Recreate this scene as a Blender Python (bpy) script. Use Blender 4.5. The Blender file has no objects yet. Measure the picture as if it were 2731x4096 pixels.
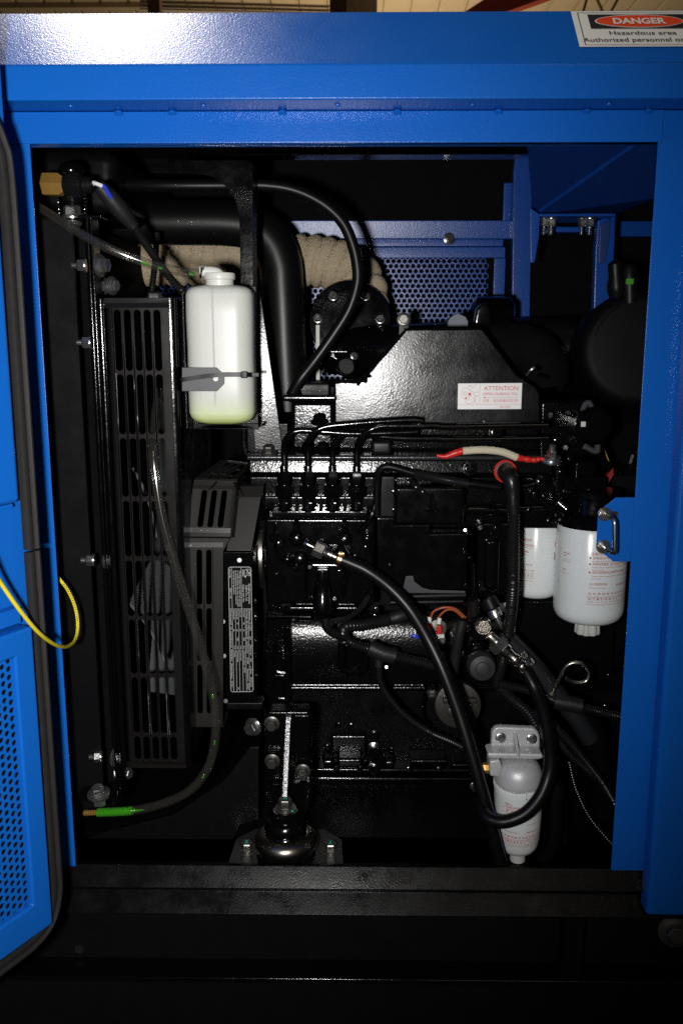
import bpy, bmesh, math, random
from mathutils import Vector, Matrix
random.seed(7)
R = math.radians
scene = bpy.context.scene
COL = scene.collection

# ---------------------------------------------------------------- camera
F = 3640.0                      # focal length in photo pixels (photo 2731 x 4096)
CAM = Vector((0.0, -1.05, 0.0))
cam_data = bpy.data.cameras.new('camera')
cam = bpy.data.objects.new('camera', cam_data)
COL.objects.link(cam)
cam.location = CAM
cam.rotation_euler = (R(90 - 11.37), 0, R(0.83))
cam_data.sensor_fit = 'VERTICAL'
cam_data.sensor_height = 36.0
cam_data.lens = F / 4096 * 36.0
cam_data.clip_start = 0.02
cam_data.clip_end = 100
cam_data.dof.use_dof = True
cam_data.dof.focus_distance = 1.26
cam_data.dof.aperture_fstop = 11
scene.camera = cam

# ---------------------------------------------------------------- world: dim workshop
world = bpy.data.worlds.new('World')
scene.world = world
world.use_nodes = True
bg = world.node_tree.nodes['Background']
bg.inputs[0].default_value = (1.0, 0.86, 0.68, 1)
bg.inputs[1].default_value = 0.008

# ---------------------------------------------------------------- lamps: camera flash, ceiling lamp over the roof, added fill light for the workshop ceiling behind
def aim(o, d):
    o.rotation_euler = Vector(d).to_track_quat('-Z', 'Y').to_euler()
def lamp(name, kind, loc, energy, color=(1, 1, 1), target=None, **kw):
    l = bpy.data.lights.new(name, kind)
    l.energy = energy
    l.color = color
    for k, v in kw.items():
        setattr(l, k, v)
    o = bpy.data.objects.new(name, l)
    COL.objects.link(o)
    o.location = loc
    if target is not None:
        aim(o, Vector(target) - Vector(loc))
    return o
lamp('camera_flash', 'SPOT', (-0.09, -1.06, -0.03), 64, (1.0, 0.985, 0.96), (-0.36, 0.0, -0.13),
     spot_size=R(102), spot_blend=1.0, shadow_soft_size=0.022)
lamp('ceiling_lamp', 'AREA', (-0.98, 1.35, 3.0), 76, (1.0, 0.93, 0.88), (-0.5, 0, 0.3), size=0.45)
lamp('front_ceiling_lamp', 'AREA', (0.9, -3.6, 2.6), 5, (1.0, 0.86, 0.66), (0, 0, -0.2), size=1.0)
lamp('workshop_fill_light', 'POINT', (0.5, 9.5, 1.2), 260, (1.0, 0.80, 0.55), shadow_soft_size=0.5)

vs = scene.view_settings
vs.view_transform = 'Standard'
vs.look = 'None'
vs.exposure = 0.0
vs.gamma = 1.0
vs.use_curve_mapping = False
scene.cycles.use_denoising = False
scene.cycles.max_bounces = 10
scene.cycles.transmission_bounces = 10
scene.cycles.transparent_max_bounces = 12
scene.cycles.caustics_reflective = False
scene.cycles.caustics_refractive = False

# ---------------------------------------------------------------- photo pixel -> place
CM = cam.rotation_euler.to_matrix()
FWD = CM @ Vector((0, 0, -1))
def ray(px, py):
    return CM @ Vector(((px - 1365.5) / F, (2048 - py) / F, -1))
def P(px, py, y):
    d = ray(px, py)
    return CAM + d * ((y - CAM.y) / d.y)
def PP(px, py, pt, n):
    d = ray(px, py)
    return CAM + d * ((Vector(pt) - CAM).dot(n) / d.dot(n))
def S(y):
    return (y - CAM.y) / F * 1.03

# ---------------------------------------------------------------- materials
MATS = {}
def mat(name, col, rough=0.5, metal=0.0, bump=None, coat=0.0, spec=0.5, var=0.0, rvar=0.0, vscale=40, trans=0.0,
        ior=1.45, emit=None, bump2=None, sss=0.0, sheen=0.0, coatr=0.1):
    m = bpy.data.materials.new(name)
    m.use_nodes = True
    nt = m.node_tree
    b = nt.nodes['Principled BSDF']
    b.inputs['Base Color'].default_value = (*col, 1)
    b.inputs['Roughness'].default_value = rough
    b.inputs['Metallic'].default_value = metal
    b.inputs['Coat Weight'].default_value = coat
    b.inputs['Coat Roughness'].default_value = coatr
    b.inputs['Specular IOR Level'].default_value = spec
    b.inputs['Transmission Weight'].default_value = trans
    b.inputs['IOR'].default_value = ior
    if sss:
        b.inputs['Subsurface Weight'].default_value = sss
        b.inputs['Subsurface Radius'].default_value = (0.02, 0.02, 0.015)
        b.inputs['Subsurface Scale'].default_value = 0.4
    if sheen:
        b.inputs['Sheen Weight'].default_value = sheen
    if emit:
        b.inputs['Emission Color'].default_value = (*emit[0], 1)
        b.inputs['Emission Strength'].default_value = emit[1]
    tc = nt.nodes.new('ShaderNodeTexCoord')
    def noise(scale, detail=3, rough_=0.6):
        n = nt.nodes.new('ShaderNodeTexNoise')
        n.inputs['Scale'].default_value = scale
        n.inputs['Detail'].default_value = detail
        n.inputs['Roughness'].default_value = rough_
        nt.links.new(tc.outputs['Object'], n.inputs['Vector'])
        return n
    if var:
        n = noise(vscale, 5)
        mx = nt.nodes.new('ShaderNodeMix')
        mx.data_type = 'RGBA'
        mx.inputs['A'].default_value = (*[c * (1 - var) for c in col], 1)
        mx.inputs['B'].default_value = (*[min(1, c * (1 + var) + 0.004 * var) for c in col], 1)
        nt.links.new(n.outputs['Fac'], mx.inputs['Factor'])
        nt.links.new(mx.outputs['Result'], b.inputs['Base Color'])
    if rvar:
        n = noise(vscale * 0.7, 6, 0.7)
        mr = nt.nodes.new('ShaderNodeMapRange')
        mr.inputs['From Min'].default_value = 0.3
        mr.inputs['From Max'].default_value = 0.7
        mr.inputs['To Min'].default_value = max(0.02, rough - rvar)
        mr.inputs['To Max'].default_value = min(1, rough + rvar)
        nt.links.new(n.outputs['Fac'], mr.inputs['Value'])
        nt.links.new(mr.outputs['Result'], b.inputs['Roughness'])
    prev = None
    for bp in (bump, bump2):
        if not bp:
            continue
        n = noise(bp[0], 2)
        bn = nt.nodes.new('ShaderNodeBump')
        bn.inputs['Strength'].default_value = bp[1]
        bn.inputs['Distance'].default_value = bp[2]
        nt.links.new(n.outputs['Fac'], bn.inputs['Height'])
        if prev:
            nt.links.new(prev.outputs['Normal'], bn.inputs['Normal'])
        prev = bn
    if prev:
        nt.links.new(prev.outputs['Normal'], b.inputs['Normal'])
        if coat:
            nt.links.new(prev.outputs['Normal'], b.inputs['Coat Normal'])
    MATS[name] = m
    return m
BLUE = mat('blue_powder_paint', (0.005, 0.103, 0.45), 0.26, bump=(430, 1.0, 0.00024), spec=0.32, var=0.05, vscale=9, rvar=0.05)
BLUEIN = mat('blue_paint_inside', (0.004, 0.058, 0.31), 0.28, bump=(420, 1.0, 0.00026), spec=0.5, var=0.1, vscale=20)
GLOSS = mat("black_gloss_paint", (0.002, 0.002, 0.0022), 0.14, bump=(260, 0.5, 0.00026), spec=0.6, rvar=0.06, vscale=60)
PLATE = mat('black_enamel_plate', (0.005, 0.005, 0.0055), 0.2, bump=(380, 0.5, 0.00026), spec=0.3, rvar=0.07, vscale=25, bump2=(40, 0.15, 0.0008))
CAST = mat("black_painted_casting", (0.002, 0.002, 0.0022), 0.17, bump=(300, 1.0, 0.00030), spec=0.42, bump2=(110, 0.2, 0.0006))
SATIN = mat("black_satin_paint", (0.0025, 0.0025, 0.0028), 0.36, bump=(700, 0.4, 0.0002), spec=0.2, var=0.3, rvar=0.1)
SILL = mat('black_textured_sill', (0.003, 0.003, 0.0033), 0.25, bump=(500, 1.0, 0.00014), spec=0.11, var=0.3, rvar=0.12)
MATTE = mat("black_matte_foam", (0.0025, 0.0025, 0.0025), 0.9, bump=(300, 0.5, 0.0006), spec=0.1, var=0.4)
GUARD = mat("guard_black_paint", (0.008, 0.0073, 0.0072), 0.24, bump=(500, 0.15, 0.0002), spec=0.5, var=0.15, rvar=0.03)
RUBBER = mat("black_rubber", (0.003, 0.003, 0.003), 0.36, bump=(900, 0.35, 0.0002), spec=0.34, var=0.3, vscale=90)
SEAL = mat('rubber_seal', (0.015, 0.0145, 0.014), 0.6, bump=(260, 0.35, 0.0005), spec=0.35, var=0.25, vscale=60)
LOOM = mat('black_split_loom', (0.008, 0.008, 0.008), 0.33, spec=0.55, bump=(300, 0.2, 0.0002))
TAPE = mat("black_tape", (0.010, 0.010, 0.0105), 0.5, bump=(160, 0.5, 0.0008), spec=0.4)
PLASTIC = mat("black_plastic", (0.005, 0.005, 0.0055), 0.38, bump=(600, 0.3, 0.0002), spec=0.25)
ZINC = mat('zinc_plated_steel', (0.60, 0.61, 0.60), 0.22, 0.95, bump=(700, 0.3, 0.0002), var=0.15, rvar=0.08, vscale=200)
DULL = mat('grey_bolt_steel', (0.20, 0.195, 0.18), 0.38, 0.9, bump=(600, 0.3, 0.0002), var=0.2, vscale=150)
STEEL = mat('polished_steel', (0.60, 0.57, 0.52), 0.2, 1.0, bump=(150, 0.2, 0.0003), var=0.2, vscale=80)
STAIN = mat('stainless_rod', (0.55, 0.52, 0.45), 0.28, 1.0, bump=(300, 0.25, 0.0003), var=0.15)
BRASS = mat('brass', (0.36, 0.21, 0.05), 0.36, 0.5, bump=(400, 0.25, 0.0002), var=0.15, vscale=90)
GOLD = mat('gold_foil', (0.60, 0.40, 0.16), 0.3, 1.0, bump=(300, 0.6, 0.0006), var=0.2)
ALU = mat('cast_aluminium', (0.58, 0.58, 0.59), 0.42, 0.3, bump=(900, 0.7, 0.0003), var=0.18, vscale=60)
GREYM = mat('dark_steel_cap', (0.10, 0.095, 0.085), 0.3, 0.8, bump=(120, 0.4, 0.0006), var=0.4, vscale=40)
WHITE = mat('white_enamel_filter', (0.80, 0.84, 0.84), 0.24, spec=0.5, coat=0.3, bump=(60, 0.06, 0.0004), var=0.03, vscale=12)
NYLON = mat('white_nylon', (0.62, 0.62, 0.58), 0.4, sss=0.0, bump=(300, 0.1, 0.0002))
FANW = mat('grey_fan_plastic', (0.10, 0.105, 0.11), 0.5, bump=(300, 0.2, 0.0003), var=0.1)
RED = mat('red_plastic', (0.55, 0.02, 0.015), 0.35, bump=(200, 0.4, 0.0006), var=0.15, vscale=120)
CLOTH = mat('cream_braided_sleeve', (0.55, 0.50, 0.36), 0.75, bump=(700, 0.9, 0.0008), var=0.12, vscale=300, spec=0.3)
ORNG = mat('orange_brown_wire', (0.35, 0.08, 0.03), 0.4)
BLUEW = mat('blue_wire', (0.02, 0.05, 0.6), 0.4)
WHITEW = mat('white_sleeve', (0.68, 0.68, 0.66), 0.45)
YELLOW = mat('yellow_wire', (0.75, 0.62, 0.02), 0.38, bump=(200, 0.1, 0.0003))
GREENW = mat('green_wire', (0.02, 0.35, 0.06), 0.4)
COOL = mat('green_coolant', (0.04, 0.30, 0.008), 0.15, spec=0.5, emit=None)
STICK = mat('white_sticker', (0.78, 0.78, 0.76), 0.4, var=0.03, vscale=30)
IVORY = mat('cream_sticker', (0.80, 0.79, 0.73), 0.4, var=0.02)
INKR = mat('red_ink', (0.62, 0.05, 0.05), 0.5)
INKD = mat('brick_red_print', (0.42, 0.10, 0.08), 0.5)
INKB = mat('black_ink', (0.012, 0.012, 0.012), 0.45)
SIGNR = mat('danger_red', (0.80, 0.065, 0.012), 0.4)
LABW = mat('etched_silver_print', (0.62, 0.63, 0.62), 0.45)
LABB = mat('black_label_plate', (0.006, 0.006, 0.006), 0.3, spec=0.2)
YEL2 = mat('yellow_paint', (0.5, 0.36, 0.02), 0.5)
REDP = mat('red_paint', (0.28, 0.012, 0.01), 0.5)
GREYT = mat('grey_bracket_paint', (0.045, 0.046, 0.052), 0.45, bump=(600, 0.2, 0.0002), var=0.08)
TEAL = mat('teal_marker', (0.02, 0.40, 0.28), 0.5)
BEIGE = mat('tan_roof_sheet', (0.42, 0.34, 0.22), 0.7, var=0.15, vscale=3)
BROWN = mat('dark_roof_steel', (0.10, 0.06, 0.04), 0.6)
CONC = mat('light_roof_beam', (0.42, 0.36, 0.29), 0.7)
REDB = mat('red_crane_beam', (0.30, 0.04, 0.02), 0.6)
INDG = mat('green_window', (0.07, 0.33, 0.02), 0.4)
BGUARD = mat('belt_guard_plastic', (0.016, 0.0155, 0.015), 0.42, bump=(500, 0.2, 0.0002), spec=0.35, var=0.15)
SHAFT = mat('machined_steel_drum', (0.5, 0.48, 0.44), 0.32, 1.0, bump=(90, 0.35, 0.0008), var=0.25, vscale=60)
CHROME = mat('black_chrome_dome', (0.42, 0.39, 0.34), 0.26, 1.0, bump=(60, 0.15, 0.0008))

# clear hose
CLEAR = mat('clear_pvc', (0.85, 0.84, 0.80), 0.04, trans=0.975, ior=1.42, bump=(40, 0.15, 0.001))
def clear_mat():
    m = CLEAR
    nt = m.node_tree
    b = nt.nodes['Principled BSDF']
    b.inputs['Transmission Weight'].default_value = 0.0
    b.inputs['Base Color'].default_value = (0.05, 0.048, 0.043, 1)
    b.inputs['Roughness'].default_value = 0.08
    b.inputs['Specular IOR Level'].default_value = 1.0
    tr = nt.nodes.new('ShaderNodeBsdfTransparent')
    tr.inputs[0].default_value = (0.96, 0.96, 0.94, 1)
    lw = nt.nodes.new('ShaderNodeLayerWeight')
    lw.inputs['Blend'].default_value = 0.35
    mr = nt.nodes.new('ShaderNodeMapRange')
    mr.inputs['To Min'].default_value = 0.06
    mr.inputs['To Max'].default_value = 0.5
    mx = nt.nodes.new('ShaderNodeMixShader')
    nt.links.new(lw.outputs['Facing'], mr.inputs['Value'])
    nt.links.new(mr.outputs['Result'], mx.inputs[0])
    nt.links.new(tr.outputs[0], mx.inputs[1])
    nt.links.new(b.outputs[0], mx.inputs[2])
    gl = nt.nodes.new('ShaderNodeBsdfGlossy')
    gl.inputs['Color'].default_value = (0.10, 0.10, 0.10, 1)
    gl.inputs['Roughness'].default_value = 0.12
    ad = nt.nodes.new('ShaderNodeAddShader')
    nt.links.new(mx.outputs[0], ad.inputs[0])
    nt.links.new(gl.outputs[0], ad.inputs[1])
    nt.links.new(ad.outputs[0], nt.nodes['Material Output'].inputs['Surface'])
clear_mat()
# exhaust wrap: woven cloth
def wrap_mat():
    m = mat('beige_heat_wrap', (0.33, 0.25, 0.15), 0.75, spec=0.4)
    nt = m.node_tree
    b = nt.nodes['Principled BSDF']
    tc = nt.nodes.new('ShaderNodeTexCoord')
    outs = []
    for sc_, d in ((1500, 'X'), (1100, 'Z')):
        w = nt.nodes.new('ShaderNodeTexWave')
        w.bands_direction = d
        w.inputs['Scale'].default_value = sc_ / 6.28
        w.inputs['Distortion'].default_value = 3.0
        w.inputs['Detail'].default_value = 2
        nt.links.new(tc.outputs['Object'], w.inputs['Vector'])
        outs.append(w)
    mx = nt.nodes.new('ShaderNodeMath')
    mx.operation = 'MULTIPLY'
    nt.links.new(outs[0].outputs['Fac'], mx.inputs[0])
    nt.links.new(outs[1].outputs['Fac'], mx.inputs[1])
    bn = nt.nodes.new('ShaderNodeBump')
    bn.inputs['Strength'].default_value = 0.9
    bn.inputs['Distance'].default_value = 0.002
    nt.links.new(mx.outputs[0], bn.inputs['Height'])
    nz = nt.nodes.new('ShaderNodeTexNoise')
    nz.inputs['Scale'].default_value = 130
    nz.inputs['Detail'].default_value = 3
    nt.links.new(tc.outputs['Object'], nz.inputs['Vector'])
    b2 = nt.nodes.new('ShaderNodeBump')
    b2.inputs['Strength'].default_value = 1.0
    b2.inputs['Distance'].default_value = 0.0014
    nt.links.new(nz.outputs['Fac'], b2.inputs['Height'])
    nt.links.new(bn.outputs['Normal'], b2.inputs['Normal'])
    nt.links.new(b2.outputs['Normal'], b.inputs['Normal'])
    cr = nt.nodes.new('ShaderNodeMix')
    cr.data_type = 'RGBA'
    cr.inputs['A'].default_value = (0.64, 0.52, 0.35, 1)
    cr.inputs['B'].default_value = (0.90, 0.78, 0.56, 1)
    nt.links.new(mx.outputs[0], cr.inputs['Factor'])
    nt.links.new(cr.outputs['Result'], b.inputs['Base Color'])
    return m
WRAP = wrap_mat()
# translucent tank with coolant standing in its bottom
def tank_mat(z0, z1):
    m = mat('translucent_tank', (0.56, 0.57, 0.53), 0.38, sss=0.25, bump=(45, 0.08, 0.0006))
    nt = m.node_tree
    b = nt.nodes['Principled BSDF']
    g = nt.nodes.new('ShaderNodeNewGeometry')
    sp = nt.nodes.new('ShaderNodeSeparateXYZ')
    nt.links.new(g.outputs['Position'], sp.inputs[0])
    mr = nt.nodes.new('ShaderNodeMapRange')
    mr.inputs['From Min'].default_value = z0
    mr.inputs['From Max'].default_value = z1
    nt.links.new(sp.outputs['Z'], mr.inputs['Value'])
    cr = nt.nodes.new('ShaderNodeValToRGB')
    cr.color_ramp.elements[0].color = (0.50, 0.58, 0.14, 1)
    cr.color_ramp.elements[1].color = (0.56, 0.57, 0.53, 1)
    e = cr.color_ramp.elements.new(0.45)
    e.color = (0.58, 0.64, 0.44, 1)
    nt.links.new(mr.outputs['Result'], cr.inputs['Fac'])
    nt.links.new(cr.outputs['Color'], b.inputs['Base Color'])
    return m

# ---------------------------------------------------------------- mesh building
class B:
    def __init__(s):
        s.v = []
        s.f = []
        s.mi = []
    def add(s, vs_, fs, mi=0):
        n = len(s.v)
        s.v += [Vector(a) for a in vs_]
        s.f += [tuple(n + i for i in f) for f in fs]
        s.mi += [mi] * len(fs)
        return s
    def box(s, a, b):
        x0, x1 = sorted((a[0], b[0])); y0, y1 = sorted((a[1], b[1])); z0, z1 = sorted((a[2], b[2]))
        return s.add([(x0, y0, z0), (x1, y0, z0), (x1, y1, z0), (x0, y1, z0), (x0, y0, z1), (x1, y0, z1), (x1, y1, z1), (x0, y1, z1)],
                     [(0, 3, 2, 1), (4, 5, 6, 7), (0, 1, 5, 4), (1, 2, 6, 5), (2, 3, 7, 6), (3, 0, 4, 7)])
    def boxpx(s, x0, y0, x1, y1, ya, yb):
        ym = (y0 + y1) / 2; xm = (x0 + x1) / 2
        return s.box((P(x0, ym, ya).x, ya, P(xm, y1, ya).z), (P(x1, ym, ya).x, yb, P(xm, y0, ya).z))
    def prism(s, pts, off):
        n = len(pts)
        pts = [Vector(p) for p in pts]
        nrm = Vector((0, 0, 0))
        for i in range(n):
            nrm += pts[i].cross(pts[(i + 1) % n])
        off = Vector(off)
        if nrm.dot(off) > 0:
            pts = pts[::-1]
        return s.add(pts + [p + off for p in pts], [tuple(range(n)), tuple(range(2 * n - 1, n - 1, -1))] +
                     [(i, n + i, n + (i + 1) % n, (i + 1) % n) for i in range(n)])
    def ppx(s, pts, ya, t):
        return s.prism([P(a, b, ya) for a, b in pts], (0, t, 0))
    def xprofile(s, prof, x0, x1):
        return s.prism([(x0, a, b) for a, b in prof], (x1 - x0, 0, 0))
    def tube(s, pts, r, n=12, rf=None, caps=True, step=None, res=6, mi=None, smooth=True):
        pts = [Vector(p) for p in pts]
        path = catmull(pts, res) if (smooth and len(pts) > 2) else pts
        if step:
            path = resample(path, step)
        fr = frames(path)
        base = len(s.v)
        L = 0
        for i, (p, (a, b)) in enumerate(zip(path, fr)):
            if i:
                L += (p - path[i - 1]).length
            rr = r * (rf(L, i, len(path)) if rf else 1)
            for k in range(n):
                t = 2 * math.pi * k / n
                s.v.append(p + (a * math.cos(t) + b * math.sin(t)) * rr)
        for i in range(len(path) - 1):
            for k in range(n):
                k2 = (k + 1) % n
                s.f.append((base + i * n + k, base + i * n + k2, base + (i + 1) * n + k2, base + (i + 1) * n + k))
                s.mi.append(mi(k / n) if mi else 0)
        if caps:
            s.f.append(tuple(base + k for k in range(n))[::-1]); s.mi.append(0)
            s.f.append(tuple(base + (len(path) - 1) * n + k for k in range(n))); s.mi.append(0)
        return s
    def lathe(s, prof, o, axis=(0, 0, 1), n=32, caps=True, rot=0.0):
        o = Vector(o); ax = Vector(axis).normalized()
        a, b = perp(ax)
        base = len(s.v)
        for r, h in prof:
            for k in range(n):
                t = 2 * math.pi * k / n + rot
                s.v.append(o + ax * h + (a * math.cos(t) + b * math.sin(t)) * r)
        m = len(prof)
        for i in range(m - 1):
            for k in range(n):
                k2 = (k + 1) % n
                s.f.append((base + i * n + k, base + i * n + k2, base + (i + 1) * n + k2, base + (i + 1) * n + k)); s.mi.append(0)
        if caps:
            s.f.append(tuple(base + k for k in range(n))[::-1]); s.mi.append(0)
            s.f.append(tuple(base + (m - 1) * n + k for k in range(n))); s.mi.append(0)
        return s
    def cyl(s, o, axis, r, h, n=24, ch=0.0):
        pr = [(r, 0), (r, h - ch), (r - ch, h)] if ch else [(r, 0), (r, h)]
        return s.lathe(pr, o, axis, n)
    def hexa(s, o, axis, r, h):
        return s.lathe([(r, 0), (r, h * 0.86), (r * 0.86, h)], o, axis, 6)
    def ball(s, c, r, n=16, sq=(1, 1, 1)):
        base = len(s.v)
        c = Vector(c); m = n // 2
        for i in range(m + 1):
            ph = math.pi * i / m
            for k in range(n):
                t = 2 * math.pi * k / n
                s.v.append(c + Vector((r * sq[0] * math.sin(ph) * math.cos(t), r * sq[1] * math.sin(ph) * math.sin(t), r * sq[2] * math.cos(ph))))
        for i in range(m):
            for k in range(n):
                k2 = (k + 1) % n
                s.f.append((base + i * n + k, base + (i + 1) * n + k, base + (i + 1) * n + k2, base + i * n + k2)); s.mi.append(0)
        return s
def perp(ax):
    t = Vector((0, 0, 1)) if abs(ax.z) < 0.9 else Vector((0, 1, 0))
    a = ax.cross(t).normalized()
    return a, ax.cross(a).normalized()
def catmull(p, res):
    out = []
    q = [p[0] * 2 - p[1]] + p + [p[-1] * 2 - p[-2]]
    for i in range(1, len(q) - 2):
        for k in range(res):
            t = k / res
            a, b, c, d = q[i - 1], q[i], q[i + 1], q[i + 2]
            out.append(0.5 * ((2 * b) + (c - a) * t + (2 * a - 5 * b + 4 * c - d) * t * t + (3 * b - a - 3 * c + d) * t ** 3))
    out.append(p[-1].copy())
    return out
def resample(path, step):
    L = [0]
    for i in range(1, len(path)):
        L.append(L[-1] + (path[i] - path[i - 1]).length)
    n = max(2, int(L[-1] / step))
    out = []; j = 0
    for k in range(n + 1):
        d = L[-1] * k / n
        while j < len(L) - 2 and L[j + 1] < d:
            j += 1
        t = (d - L[j]) / max(1e-9, L[j + 1] - L[j])
        out.append(path[j].lerp(path[j + 1], t))
    return out
def frames(path):
    out = []
    prev = None
    for i in range(len(path)):
        t = (path[min(i + 1, len(path) - 1)] - path[max(i - 1, 0)])
        t = t.normalized() if t.length > 1e-9 else Vector((1, 0, 0))
        if prev is None:
            a, b = perp(t)
        else:
            a = prev - t * prev.dot(t)
            a = a.normalized() if a.length > 1e-6 else perp(t)[0]
            b = t.cross(a)
        out.append((a, b))
        prev = a
    return out

def origin_of(o):
    v = Vector((0, 0, 0))
    while o is not None:
        v += o.location
        o = o.parent
    return v
def mk(name, b, m, parent=None, bevel=0, seg=2, angle=35, solid=0, flip=False):
    me = bpy.data.meshes.new(name)
    if parent is None:
        c = Vector((0, 0, 0))
        xs = [v.x for v in b.v]; ys = [v.y for v in b.v]; zs = [v.z for v in b.v]
        org = Vector(((min(xs) + max(xs)) / 2, (min(ys) + max(ys)) / 2, min(zs)))
    else:
        org = origin_of(parent)
    me.from_pydata([v - org for v in b.v], [], b.f)
    ms = m if isinstance(m, (list, tuple)) else [m]
    for x in ms:
        me.materials.append(x)
    if len(ms) > 1:
        me.polygons.foreach_set('material_index', b.mi)
    bm = bmesh.new()
    bm.from_mesh(me)
    bmesh.ops.remove_doubles(bm, verts=bm.verts, dist=1e-6)
    if solid:
        bmesh.ops.recalc_face_normals(bm, faces=bm.faces)
        bmesh.ops.solidify(bm, geom=bm.faces[:], thickness=solid)
    bmesh.ops.recalc_face_normals(bm, faces=bm.faces)
    if bevel:
        ed = [e for e in bm.edges if len(e.link_faces) == 2 and e.calc_face_angle(0) > R(28)]
        bmesh.ops.bevel(bm, geom=ed, offset=bevel, segments=seg, affect='EDGES', profile=0.5, clamp_overlap=True)
    bm.to_mesh(me)
    bm.free()
    me.shade_smooth()
    me.set_sharp_from_angle(angle=R(angle))
    o = bpy.data.objects.new(name, me)
    COL.objects.link(o)
    if bevel:
        wn = o.modifiers.new('weighted_normals', 'WEIGHTED_NORMAL')
        wn.keep_sharp = True
    if parent is not None:
        o.parent = parent
    else:
        o.location = org
    return o
def thing(name, label, cat, loc, group=None):
    o = bpy.data.objects.new(name, None)
    o.empty_display_size = 0.02
    COL.objects.link(o)
    o.location = loc
    o['label'] = label
    o['category'] = cat
    if group:
        o['group'] = group
    return o
def tag(o, label, cat, group=None):
    o['label'] = label
    o['category'] = cat
    if group:
        o['group'] = group
    return o
def struct(o):
    o['kind'] = 'structure'
    return o

def bolt(parent, pos, axis, r, h=None, m=None, washer=1.55, stud=0.0, name='bolt'):
    """flange bolt: washer, hexagon head, optional stud end"""
    h = h or r * 1.1
    b = B()
    ax = Vector(axis).normalized(); pos = Vector(pos)
    b.lathe([(r * washer, 0), (r * washer, r * 0.22), (r * 1.15, r * 0.34), (r * 1.1, r * 0.36)], pos, ax, 20)
    b.hexa(pos + ax * r * 0.34, ax, r, h)
    if stud:
        n = int(stud / (r * 0.16))
        pr = []
        for i in range(n):
            pr += [(r * 0.52, h + r * 0.3 + i * stud / n), (r * 0.45, h + r * 0.3 + (i + 0.5) * stud / n)]
        b.lathe(pr, pos, ax, 12)
    return mk(name, b, m or ZINC, parent)

def stadium(cx, cy, w, h, n=6):
    """vertical slot outline, counter-clockwise"""
    r = w / 2; out = []
    for k in range(n + 1):
        t = math.pi * k / n
        out.append((cx + r * math.cos(t), cy + h / 2 - r + r * math.sin(t)))
    for k in range(n + 1):
        t = math.pi + math.pi * k / n
        out.append((cx + r * math.cos(t), cy - h / 2 + r + r * math.sin(t)))
    return out
def cell_hole(b, rect, loop, mp):
    """rect cell (x0,y0,x1,y1) with a hole outline, both mapped by mp(x,y)"""
    x0, y0, x1, y1 = rect
    cx = sum(p[0] for p in loop) / len(loop); cy = sum(p[1] for p in loop) / len(loop)
    hole = list(loop)
    outer = []
    for (x, y) in hole:
        dx, dy = x - cx, y - cy
        k = min(((x1 - cx) / dx if dx > 1e-9 else (x0 - cx) / dx if dx < -1e-9 else 1e9),
                ((y1 - cy) / dy if dy > 1e-9 else (y0 - cy) / dy if dy < -1e-9 else 1e9))
        outer.append((cx + dx * k, cy + dy * k))
    # snap the nearest samples to the corners
    for c in ((x0, y0), (x1, y0), (x1, y1), (x0, y1)):
        i = min(range(len(outer)), key=lambda j: (outer[j][0] - c[0]) ** 2 + (outer[j][1] - c[1]) ** 2)
        outer[i] = c
    n = len(hole)
    b.add([mp(*p) for p in outer] + [mp(*p) for p in hole], [(i, (i + 1) % n, n + (i + 1) % n, n + i) for i in range(n)])

def perf(b, u0, v0, u1, v1, p, r, mp, th, n=12):
    """hex pattern of round holes as real geometry; mp(u, v, w) -> place, w into the sheet"""
    rowh = p * math.sqrt(3) / 2
    R6 = p / math.sqrt(3)
    nv = int((v1 - v0) / rowh); nu = int((u1 - u0) / p)
    for j in range(nv):
        for i in range(nu):
            cu = u0 + (i + 0.5 + (0.5 if j % 2 else 0)) * p; cv = v0 + (j + 0.5) * rowh
            o = []; h = []
            for k in range(n):
                t = math.pi / 2 + 2 * math.pi * k / n
                rr = R6 if k % 2 == 0 else p / 2
                o.append((cu + rr * math.cos(t), cv + rr * math.sin(t)))
                h.append((cu + r * math.cos(t), cv + r * math.sin(t)))
            b.add([mp(*q, 0) for q in o] + [mp(*q, 0) for q in h] + [mp(*q, th) for q in h],
                  [(k, (k + 1) % n, n + (k + 1) % n, n + k) for k in range(n)] +
                  [(n + k, n + (k + 1) % n, 2 * n + (k + 1) % n, 2 * n + k) for k in range(n)])

_fc = bpy.data.curves.new('lettering_source', 'FONT')
_fo = bpy.data.objects.new('lettering_source', _fc)
COL.objects.link(_fo)
_tx = {}
def text2d(s, bold=0.0, spacing=1.0):
    key = (s, bold, spacing)
    if key not in _tx:
        _fc.body = s; _fc.size = 1; _fc.offset = bold; _fc.space_character = spacing
        _fc.resolution_u = 3
        bpy.context.view_layer.update()
        dg = bpy.context.evaluated_depsgraph_get()
        ob = _fo.evaluated_get(dg)
        me = ob.to_mesh()
        vsx = [(v.co.x, v.co.y) for v in me.vertices]
        fsx = [tuple(p.vertices) for p in me.polygons]
        ob.to_mesh_clear()
        _tx[key] = (vsx, fsx)
    return _tx[key]
def put_text(b, s, mp, x, y, h, width=None, bold=0.0, spacing=1.0, center=False, mi=0):
    """text with cap height h at local x,y (baseline); mp(x,y) -> place"""
    vsx, fsx = text2d(s, bold, spacing)
    if not vsx:
        return
    x0 = min(v[0] for v in vsx); x1 = max(v[0] for v in vsx)
    k = h / 0.72
    kx = (width / (x1 - x0)) if width else k
    ox = x - (x1 - x0) * kx / 2 if center else x
    b.add([mp(ox + (vx - x0) * kx, y + vy * k) for vx, vy in vsx], fsx, mi)
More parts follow.
